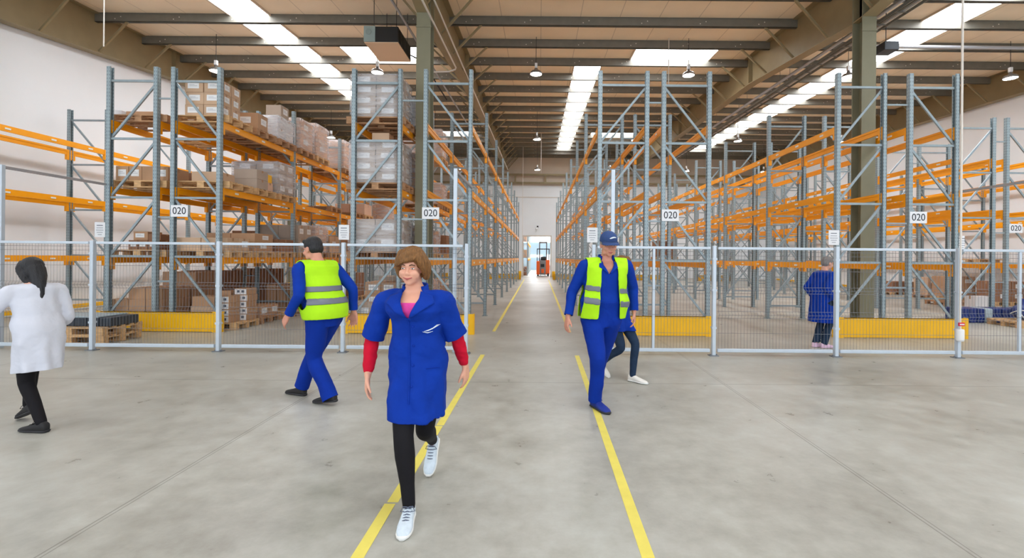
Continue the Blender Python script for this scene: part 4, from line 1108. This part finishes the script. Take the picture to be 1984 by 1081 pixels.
def hair(parent, Mh, m, kind, k=1.0, voxel=.006, name='hair'):
    q = MB()
    if kind == 'bob':
        q.sphere((0,.022,.040), (.086,.100,.092), 24, 16)
        q.sphere((0,.055,-.01), (.082,.068,.085))
        for s in (-1,1):
            limb(q, [(s*.052,-.035,.085),(s*.083,-.018,.03),(s*.087,.002,-.025),(s*.080,.012,-.072)], [.026,.026,.022,.012])
            limb(q, [(s*.05,.03,.06),(s*.080,.04,.0),(s*.082,.045,-.07)], [.035,.034,.022])
        limb(q, [(.045,-.040,.098),(.0,-.076,.082),(-.045,-.078,.052),(-.080,-.052,.012)], [.028,.026,.024,.016])
        limb(q, [(.03,-.045,.098),(.055,-.070,.066),(.080,-.050,.018)], [.028,.023,.016])
        limb(q, [(.065,-.042,.07),(.03,-.080,.058),(-.02,-.092,.042),(-.062,-.072,.022)], [.022,.021,.018,.012])
        limb(q, [(.05,-.055,.08),(.066,-.066,.045),(.082,-.045,.0),(.086,-.02,-.04)], [.022,.02,.018,.012])
    elif kind == 'long':
        q.sphere((0,.022,.036), (.081,.098,.090), 24, 16); q.sphere((0,.055,-.02), (.074,.064,.085))
        limb(q, [(0,.07,.0),(0,.10,-.09),(.0,.115,-.19),(.005,.13,-.29)], [.066,.058,.046,.020])
        for s in (-1,1): limb(q, [(s*.05,-.03,.08),(s*.080,-.006,.02),(s*.080,.012,-.03),(s*.066,.04,-.10),(s*.035,.08,-.18)], [.024,.026,.026,.024,.018])
    elif kind == 'short':
        q.sphere((0,.022,.036), (.081,.098,.086), 24, 16); q.sphere((0,.055,-.01), (.077,.062,.07))
        limb(q, [(.05,-.04,.08),(0,-.068,.078),(-.05,-.04,.08)], [.022,.022,.022])
    elif kind == 'under_cap':
        q.sphere((0,.045,-.005), (.078,.072,.055))
        for s in (-1,1): q.sphere((s*.072,.01,.01), (.010,.03,.035))
    q.v = [tuple(Mh @ (Vector(v)*k)) for v in q.v]
    me = remesh(q, name, m, voxel, 4)
    inv = Mh.inverted()
    no = [v.normal.copy() for v in me.vertices]
    for i, v in enumerate(me.vertices):
        p = inv @ v.co; a = math.atan2(p.x, -p.y+.02)
        v.co += no[i]*(.0045*mnoise.noise(Vector((a*9, p.z*7, 3.3))) + .002*mnoise.noise(Vector((a*26, p.z*12, 1))))
    me.update(); return link(name, me, parent)
def cap(parent, Mh, k=1.0):
    q = MB(); q.sphere((0,.014,.040), (.086,.104,.085), 28, 18); q.sphere((0,.02,.022), (.087,.105,.05), 28, 12)
    q.v = [tuple(Mh @ (Vector(v)*k)) for v in q.v if True]
    me = remesh(q, 'cap', M['cap'], .006, 4)
    inv = Mh.inverted(); hem_cut(me, lambda c, n: (inv @ c).z < .018*k + .0*(inv @ c).y)
    o = link('cap', me, parent)
    b = MB(); n = 18; top = []; bot = []
    for i in range(n+1):
        a = PI*(i/n); x = .083*math.cos(a); y0 = -.068 - .035*math.sin(a)+.03; y1 = -.075-.105*math.sin(a)**.8
        z = .028 - .010*math.cos(a)**2
        top += [(x, y0, z+.006), (x*.98, y1, z-.018)]
        bot += [(x, y0, z+.001), (x*.98, y1, z-.022)]
    vs = [tuple(Mh @ (Vector(v)*k)) for v in top+bot]; N = len(top); fs = []
    for i in range(n):
        a = 2*i; fs += [(a, a+2, a+3, a+1), (N+a, N+a+1, N+a+3, N+a+2), (a+1, a+3, N+a+3, N+a+1), (a, N+a, N+a+2, a+2)]
    fs += [(0,1,N+1,N), (2*n, N+2*n, N+2*n+1, 2*n+1)]
    b.add(vs, fs, 0, True); b.build('visor', M['cap'], o)
    b = MB(); b.tube([tuple(Mh @ (Vector((x, -.092-.010*(1-(x/.05)**2), .066+.006*math.sin(x*60)))*k)) for x in np.linspace(-.02,.045,9)], [.002,.006,.008,.009,.009,.008,.007,.005,.002], 6); b.build('emblem', M['capwhite'], o)
    return o
def headM(pos, yaw=0, pitch=0, roll=0):
    return Matrix.Translation(pos) @ Matrix.Rotation(yaw,4,'Z') @ Matrix.Rotation(pitch,4,'X') @ Matrix.Rotation(roll,4,'Y')
def person(label, loc, rz): return thing('person', label, 'person', loc, rz)
def coat(f, name, m, parent, hem_z, sl=1.0, r0=.075, r1=.066, voxel=.008, flare=.03, bust=.0, infl=.02, hemc=None, hemr=None, wr=.008, vneck=True, coll=True):
    """knee-length work coat with sleeves, open at neck and hem"""
    b = MB(); rg = f.rings(infl, .05, .378, bust)
    top = rg[0]; lowz = hem_z; c0 = top[0]
    rings = []
    for i in range(7):
        t = i/6
        hc = Vector(hemc) if hemc else Vector((c0.x, c0.y, lowz)); hr = hemr or (top[1]+flare, top[2]+flare)
        z = lowz + (c0.z-lowz)*t; e = t**.8
        rings.append((Vector((hc.x+(c0.x-hc.x)*e, hc.y+(c0.y-hc.y)*e, z)), hr[0]+(top[1]-hr[0])*e, hr[1]+(top[2]-hr[1])*e, top[3]))
    ell_loft(b, rings[:-1]+rg, 36)
    for k in 'RL':
        f.sleeve(b, k, sl, r0*f.h/1.7, r1*f.h/1.7)
        hp, kn = f.hip[k], f.knee[k]; t = min(1.35, (hp.z-lowz+.06)/max(.05, hp.z-kn.z))
        limb(b, [hp, hp.lerp(kn, t*.5), hp.lerp(kn, t)], [.105*f.h/1.7, .100*f.h/1.7, .090*f.h/1.7])
    me = remesh(b, name, m, voxel, 7)
    # hanging folds in the skirt and creases in the body
    no = [v.normal.copy() for v in me.vertices]
    for i, v in enumerate(me.vertices):
        t = max(0, min(1, (c0.z-v.co.z)/(c0.z-lowz)))
        a = math.atan2(v.co.x-c0.x, v.co.y-c0.y)
        v.co += no[i]*(.012*t*math.sin(a*7+1.3*math.sin(v.co.z*4)) )
    me.update(); wrinkle(me, wr, 8); wrinkle(me, wr*1.3, 4.5, .7); wrinkle(me, wr*.5, 17, .6)
    return me

def lapels(src, root, cx, cy, z0, w0, k, z1, wide, zc, sc, m='blue_cloth'):
    """turned-down collar: two flaps lying on the chest beside the open neck and a band round the back of the neck"""
    bv = BVHTree.FromPolygons([v.co for v in src.vertices], [p.vertices for p in src.polygons])
    for sx in (-1, 1):
        nu, nv = 14, 6; vs = []; fs = []
        for i in range(nu+1):
            u = i/nu; z = z0+.01+(z1-z0-.01)*u
            e = min(.066, w0 + k*(z-z0))
            ww = wide*(.12+.88*min(1, u/.62)) if u < .62 else wide*(1.12-.25*(u-.62)/.38)
            for j in range(nv+1):
                v = j/nv; x = cx + sx*(e - .010 + (ww+.010)*v); zz = z - .028*v*u
                r = bv.ray_cast(V(x, -1, zz), V(0,1,0))
                y = r[0].y if r[0] else cy-.08
                vs.append((x, y-.006-.012*v-.004*math.sin(PI*v), zz))
        for i in range(nu):
            for j in range(nv):
                a = i*(nv+1)+j; fs.append((a, a+1, a+nv+2, a+nv+1) if sx > 0 else (a, a+nv+1, a+nv+2, a+1))
        me = bpy.data.meshes.new('lapel'); me.from_pydata(vs, [], fs); me.materials.append(M[m]); thicken(me, .006)
        link('lapel', me, root)
    b = MB(); pts = []
    for a in np.linspace(-.25*PI, 1.25*PI, 22):
        pts.append((cx+.074*sc*math.cos(a), cy+.012+.078*sc*math.sin(a), zc+.012*math.sin(a)))
    vs = []; fs = []
    for p in pts:
        d = Vector((p[0]-cx, p[1]-cy-.012, 0)).normalized()
        for o, dz in ((0,-.03),(0,.028),(.010,.030),(.022,-.03)): vs.append((p[0]+d.x*o, p[1]+d.y*o, p[2]+dz))
    for i in range(len(pts)-1):
        for q in range(4): a = i*4+q; c = i*4+(q+1) % 4; fs.append((a, c, c+4, a+4))
    fs += [(3,2,1,0), tuple(len(vs)-4+q for q in range(4))]
    b.add(vs, fs, 0, True); b.build('collar', M[m], root)

# --- woman in front: blue smock, red sleeves, black leggings
def woman_front():
    root = person('woman in blue smock with red sleeves and black leggings, striding toward the camera', (-.775, 3.0, 0), 0)
    f = Fig(1.60, (.015, .0, .825), (-.01, -.03, 1.345), .10, -.08, 1.0, .112, 1.0)
    f.legs((.025, -.24, .088), (.02, .38, .235)); f.arms((-.29, -.06, .80), (.285, .17, .81), (-.6, .8, 0), (.6, .6, 0))
    Mh = headM(V(-.015, -.075, 1.487), -.06, .06, .02); hk = 1.0
    body = f.body(root, M['skin'], Mh, .0062, .45, hk, .02, {'R': {'d': (.0, -.1, -1)}, 'L': {'d': (.05, .1, -1)}})
    face_parts(body, Mh, hk*1.6/1.7, M['brow'], M['lip'])
    hair(root, Mh, M['brown_hair'], 'bob', .97, .005)
    # leggings
    b = MB(); h = f.h
    ell_loft(b, f.rings(.006, -.06, .11))
    for k in 'RL':
        kn, an = f.knee[k], f.ank[k]
        limb(b, [f.hip[k], f.hip[k].lerp(kn,.5), kn, kn.lerp(an,.3), kn.lerp(an,.7), an+V(0,0,-.01)], [.088,.077,.060,.060,.043,.037])
    link('leggings', remesh(b, 'leggings', M['leggings'], .008, 5), root)
    # red sleeves and pink shirt
    for k in 'RL':
        b = MB(); limb(b, [f.sh[k].lerp(f.el[k],.55), f.el[k], f.el[k].lerp(f.wr[k],.5), f.el[k].lerp(f.wr[k],.84)], [.050,.046,.043,.034])
        me = remesh(b, 'sleeve', M['red_cloth'], .007, 4); wrinkle(me, .005, 22, 1.6); link('sleeve', me, root)
    b = MB(); ell_loft(b, f.rings(.006, .17, .33, .02)); link('undershirt', remesh(b, 'undershirt', M['pink_cloth'], .008, 4), root)
    me = coat(f, 'smock', M['blue_cloth'], root, .545, .96, .076, .086, .0075, .02, .032, .020, (.03, -.02, .545), (.155, .20), .012)
    def vn(c, n):
        z0 = 1.17; top = c.z - z0
        return (c.y < .02 and top > 0 and abs(c.x+.01) < min(.062, .012+top*.46) and top < .4) or (Vector((c.x+.01, c.y+.02)).length < .058 and c.z > 1.30)
    src = me.copy()
    hem_cut(me, vn, (V(0,0,.565), V(.12,-.05,1).normalized()), f.cuffs(.96))
    sm = link('smock', me, root)
    lapels(src, root, -.01, -.02, 1.17, .012, .46, 1.335, .078, 1.340, .93)
    bv = BVHTree.FromPolygons([v.co for v in me.vertices], [p.vertices for p in me.polygons])
    def front(x, z, off=.004):
        r = bv.ray_cast(V(x, -1, z), V(0,1,0)); return (r[0] + V(0,-off,0)) if r[0] else V(x, -.2, z)
    # overlapping front edge with buttons
    b = MB()
    for x, z in [(-.008 , z) for z in np.linspace(1.15, .60, 24)]:
        pass
    pts = []
    for z in np.linspace(1.16, .66, 30):
        p = front(-.012+.05*max(0, .95-z), z, .002)
        if pts and abs(p.y-pts[-1].y) > .03: break
        pts.append(p)
    b.tube(pts, .0045, 6); b.build('placket', M['blue_cloth'], sm)
    for z in (1.12, 1.0, .88, .76):
        q = MB(); p = front(.012, z, .004); q.sphere(tuple(p), (.008,.003,.008), 10, 6); q.build('button', M['navy_cloth'], sm)
    b = MB()
    for k in range(3):
        o = .011*k
        cur = [(.075+o, 1.088+.004*k), (.10+o*.9, 1.094+.004*k), (.128+o*.7, 1.108+.004*k), (.150+o*.6, 1.128-.001*k)]
        b.tube([front(x, z, .004) for x, z in cur], [.0012,.0036,.003,.0008], 6)
    b.tube([front(x, z, .004) for x, z in ((.066,1.086),(.095,1.079),(.125,1.086))], [.001,.003,.001], 6)
    b.build('emblem', M['capwhite'], sm)
    # pocket line
    b = MB(); b.tube([front(x, .86, .002) for x in np.linspace(.09,.165,8)], .003, 5); b.build('pocket_edge', M['navy_cloth'], sm)
    # shoes
    shoe(root, f.ank['R'], .10, .0, 1.62, M['shoe_lt'], M['sole_w'], M['lace']); shoe(root, f.ank['L'], -.05, .8, 1.62, M['shoe_lt'], M['sole_w'], M['lace'])
    return root

def vest(f, root, gap, hem, half=.17, gapk=.0, tilt=0.0):
    b = MB(); rg = f.rings(.024, .0, .378)
    rg = [(c, rx+.014*max(0, min(1, (f.neck.z-.12-c.z)/.35)), ry+.012*max(0, min(1, (f.neck.z-.12-c.z)/.35)), y) for c, rx, ry, y in rg]
    ell_loft(b, rg, 36)
    for k in 'RL': limb(b, [f.neck+(f.sh[k]-f.neck)*.3+V(0,0,-.035), f.neck+(f.sh[k]-f.neck)*1.02+V(0,0,-.0)], [.070, .084])
    me = remesh(b, 'vest', M['hivis'], .008, 8)
    nk = f.neck; R = Matrix.Rotation(-f.ys, 3, 'Z')
    def loc(c): q = R @ (c - Vector((nk.x, nk.y, 0))); return q
    def zz(c): return c.z + tilt*c.x
    def keep(c, n):
        q = loc(c); 
        if c.z < hem or abs(q.x) > half+ .035*max(0, (nk.z-.22-c.z))/.3: return False
        if Vector((q.x, q.y)).length < .082 and c.z > nk.z-.06: return False
        g = gap + gapk*(nk.z-c.z)
        if n.y < .25 and q.y < .02 and abs(q.x) < g: return False
        return True
    off = lambda c: .006 + .016*max(0, min(1, (nk.z-.1-c.z)/.4))
    vo = subset(me, 'vest', M['hivis'], keep, off, root, .008)
    for a, bb in ((hem+.145, hem+.197), (hem+.275, hem+.327)):
        subset(me, 'reflective_stripe', M['reflect'], lambda c, n: keep(c, n) and a < zz(c) < bb, lambda c: off(c)+.006, vo, .004, 3)
    return vo

# --- capped man with hi-vis vest
def man_cap():
    root = person('man in navy cap and open hi-vis vest over blue workwear, walking toward the camera', (.67, 4.95, 0), .06)
    f = Fig(1.80, (.0, .02, .915), (.045, -.0, 1.545), -.06, .05, 1.12, .122, 1.16)
    f.legs((-.075, -.10, .095), (.06, .55, .22), (.1, -1, 0), (0, -1, 0)); f.arms((-.36, -.03, .93), (.385, .14, .96), (-.6, 1, 0), (.6, 1, 0))
    Mh = headM(V(.06, -.05, 1.70), .05, .16, 0)
    body = f.body(root, M['skin2'], Mh, .0075, .6, 1.0, 0)
    face_parts(body, Mh, 1.8/1.7, M['brow'], M['lip'], 0)
    hair(root, Mh, M['grey_hair'], 'under_cap', 1.06, .007); cap(root, Mh, 1.07)
    f.trousers(root, M['navy_cloth'], .009, 'trousers', .018, .072, .078, .115, 7, -.03)
    b = MB(); ell_loft(b, f.rings(.016, .0, .378), 32)
    for k in 'RL': f.sleeve(b, k, 1.94, .074, .048)
    me = remesh(b, 'jacket', M['blue_cloth'], .008, 7); wrinkle(me, .008, 9)
    src = me.copy(); nx = .045
    vn = lambda c, n: (c.y < .03 and c.z > 1.385 and abs(c.x-nx) < .010+(c.z-1.385)*.58) or (Vector((c.x-nx, c.y)).length < .068 and c.z > 1.50)
    hem_cut(me, vn, None, f.cuffs(1.94)); link('jacket', me, root)
    lapels(src, root, nx, -.0, 1.385, .010, .58, 1.52, .036, 1.55, 1.0)
    vest(f, root, .078, .925, .215, .05, .10)
    shoe(root, f.ank['R'], .40, 0, 1.85, M['shoe_b'], M['sole_k'], M['shoe_b']); shoe(root, f.ank['L'], .05, .7, 1.85, M['shoe_b'], M['sole_k'])

# --- man in hi-vis vest walking left
def man_left():
    root = person('man in buttoned hi-vis vest and blue trousers walking left past the fence', (-2.28, 4.98, 0), -PI/2-.42)
    f = Fig(1.76, (.0, .02, .895), (.0, -.10, 1.49), .06, -.10, 1.12, .118, 1.14)
    f.legs((-.05, -.40, .10), (.05, .17, .092)); f.arms((-.30, .12, .92), (.30, -.16, .93), (-.3, 1, 0), (.3, 1, 0))
    Mh = headM(V(.0, -.175, 1.625), .0, .22, 0)
    body = f.body(root, M['skin2'], Mh, .008, .6)
    face_parts(body, Mh, 1.74/1.7, M['brow'], M['lip'], 0)
    hair(root, Mh, M['black_hair'], 'short', 1.03, .007)
    f.trousers(root, M['navy_cloth'], .009, 'trousers', .018, .080, .080, .115, 7, -.035)
    b = MB(); ell_loft(b, f.rings(.016, .0, .378), 32)
    for k in 'RL': f.sleeve(b, k, 1.9, .070, .048)
    me = remesh(b, 'jacket', M['blue_cloth'], .009, 7); wrinkle(me, .008, 9)
    hem_cut(me, lambda c, n: False, None, f.cuffs(1.9)); link('jacket', me, root); vest(f, root, .0, .90, .20)
    b = MB(); ell_loft(b, [(c, rx, ry, y) for c, rx, ry, y in f.rings(.026, .0, .05)]); 
    shoe(root, f.ank['R'], 0, -.0, 1.75, M['shoe_k'], M['sole_k']); shoe(root, f.ank['L'], .1, .12, 1.75, M['shoe_k'], M['sole_k'])

# --- woman in a white coat at the left edge
def woman_white():
    root = person('woman in white coat and black leggings with long black hair, walking left', (-4.42, 4.15, 0), -PI/2-.38)
    f = Fig(1.55, (.0, .02, .79), (.0, -.07, 1.285), .05, -.08, .98, .100, 1.1)
    f.legs((-.05, -.30, .16), (.04, .16, .09)); f.arms((-.18, -.24, .84), (.24, -.36, .95), (-.3, 1, 0), (.3, 1, 0))
    Mh = headM(V(.0, -.135, 1.395), .0, .22, 0)
    body = f.body(root, M['skin'], Mh, .008, .5)
    face_parts(body, Mh, .93, M['brow'], M['lip']); hair(root, Mh, M['black_hair'], 'long', .93, .007)
    f.trousers(root, M['leggings'], .008, 'leggings', .006, .038, .056, .11, 5, -.01, .001)
    me = coat(f, 'coat', M['white_cloth'], root, .50, 1.9, .068, .050, .009, .02, .02, .014, (-.0, -.03, .50), (.155, .20))
    hem_cut(me, lambda c, n: False, (V(0,0,.515), V(0,-.10,1).normalized()), f.cuffs(1.9)); link('coat', me, root)
    shoe(root, f.ank['R'], 0, .35, 1.55, M['shoe_k'], M['sole_k'], M['shoe_k']); shoe(root, f.ank['L'], .25, .0, 1.6, M['shoe_k'], M['sole_k'], M['shoe_k'])

# --- grey-haired woman behind the fence
def woman_right():
    root = person('grey-haired woman in blue smock and dark jeans behind the mesh fence', (5.03, 8.3, 0), PI/2+.15)
    f = Fig(1.62, (.0, .0, .862), (.0, -.045, 1.36), 0, 0, 1.12, .108, 1.2)
    f.legs((-.05, .0, .085), (.045, .09, .085)); f.arms((-.22, -.05, .86), (.24, -.02, .86), (-.2, 1, 0), (.2, 1, 0))
    Mh = headM(V(.0, -.10, 1.495), .1, .18, 0)
    body = f.body(root, M['skin'], Mh, .009, .5); face_parts(body, Mh, .95, M['grey_hair'], M['lip'])
    hair(root, Mh, M['grey_hair'], 'short', .98, .008)
    f.trousers(root, M['darkdenim'], .009, 'jeans', .008, .056, .062, .11, 5, -.03, .003)
    me = coat(f, 'smock', M['blue_cloth'], root, .44, 1.9, .074, .052, .01, .03, .02, .026)
    hem_cut(me, lambda c, n: False, (V(0,0,.455), V(0,0,1)), f.cuffs(1.9)); link('smock', me, root)
    shoe(root, f.ank['R'], 0, 0, 1.6, M['shoe_p'], M['shoe_p']); shoe(root, f.ank['L'], 0, .0, 1.6, M['shoe_p'], M['shoe_p'])

# --- worker half hidden behind the capped man
def woman_hidden():
    root = person('worker in blue smock, dark leggings and white shoes, hidden behind the capped man', (1.02, 6.0, 0), .75)
    f = Fig(1.58, (.0, .0, .80), (.0, -.03, 1.325), 0, 0, 1.0, .105, 1.1)
    f.legs((-.05, .22, .20), (.05, -.20, .09)); f.arms((-.25, -.1, .80), (.25, .06, .82))
    Mh = headM(V(.0, -.07, 1.46), 0, .1, 0)
    body = f.body(root, M['skin'], Mh, .009, .5); face_parts(body, Mh, .93, M['brow'], M['lip'])
    hair(root, Mh, M['brown_hair'], 'bob', .95, .008)
    f.trousers(root, M['darkdenim'], .009, 'leggings', .006, .042, .056, .11, 5, -.02, .002)
    me = coat(f, 'smock', M['blue_cloth'], root, .62, 1.0, .074, .068, .01, .03, .02, .024)
    hem_cut(me, lambda c, n: False, (V(0,0,.635), V(0,0,1)), f.cuffs(1.0)); link('smock', me, root)
    shoe(root, f.ank['R'], 0, .6, 1.6, M['shoe_w'], M['sole_w']); shoe(root, f.ank['L'], .1, 0, 1.6, M['shoe_w'], M['sole_w'])
for fn in (woman_front, man_cap, man_left, woman_white, woman_right, woman_hidden): fn()
# ------------------------------------------------------------------ light
w = bpy.data.worlds.new('world'); SC.world = w; w.use_nodes = True
bg = w.node_tree.nodes['Background']; bg.inputs[0].default_value = lin((234, 242, 252)); bg.inputs[1].default_value = 1.3
vs = SC.view_settings; vs.view_transform = 'Standard'; vs.look = 'None'; vs.exposure = 0.75; vs.gamma = 1.0; vs.use_curve_mapping = False
bpy.context.view_layer.update()
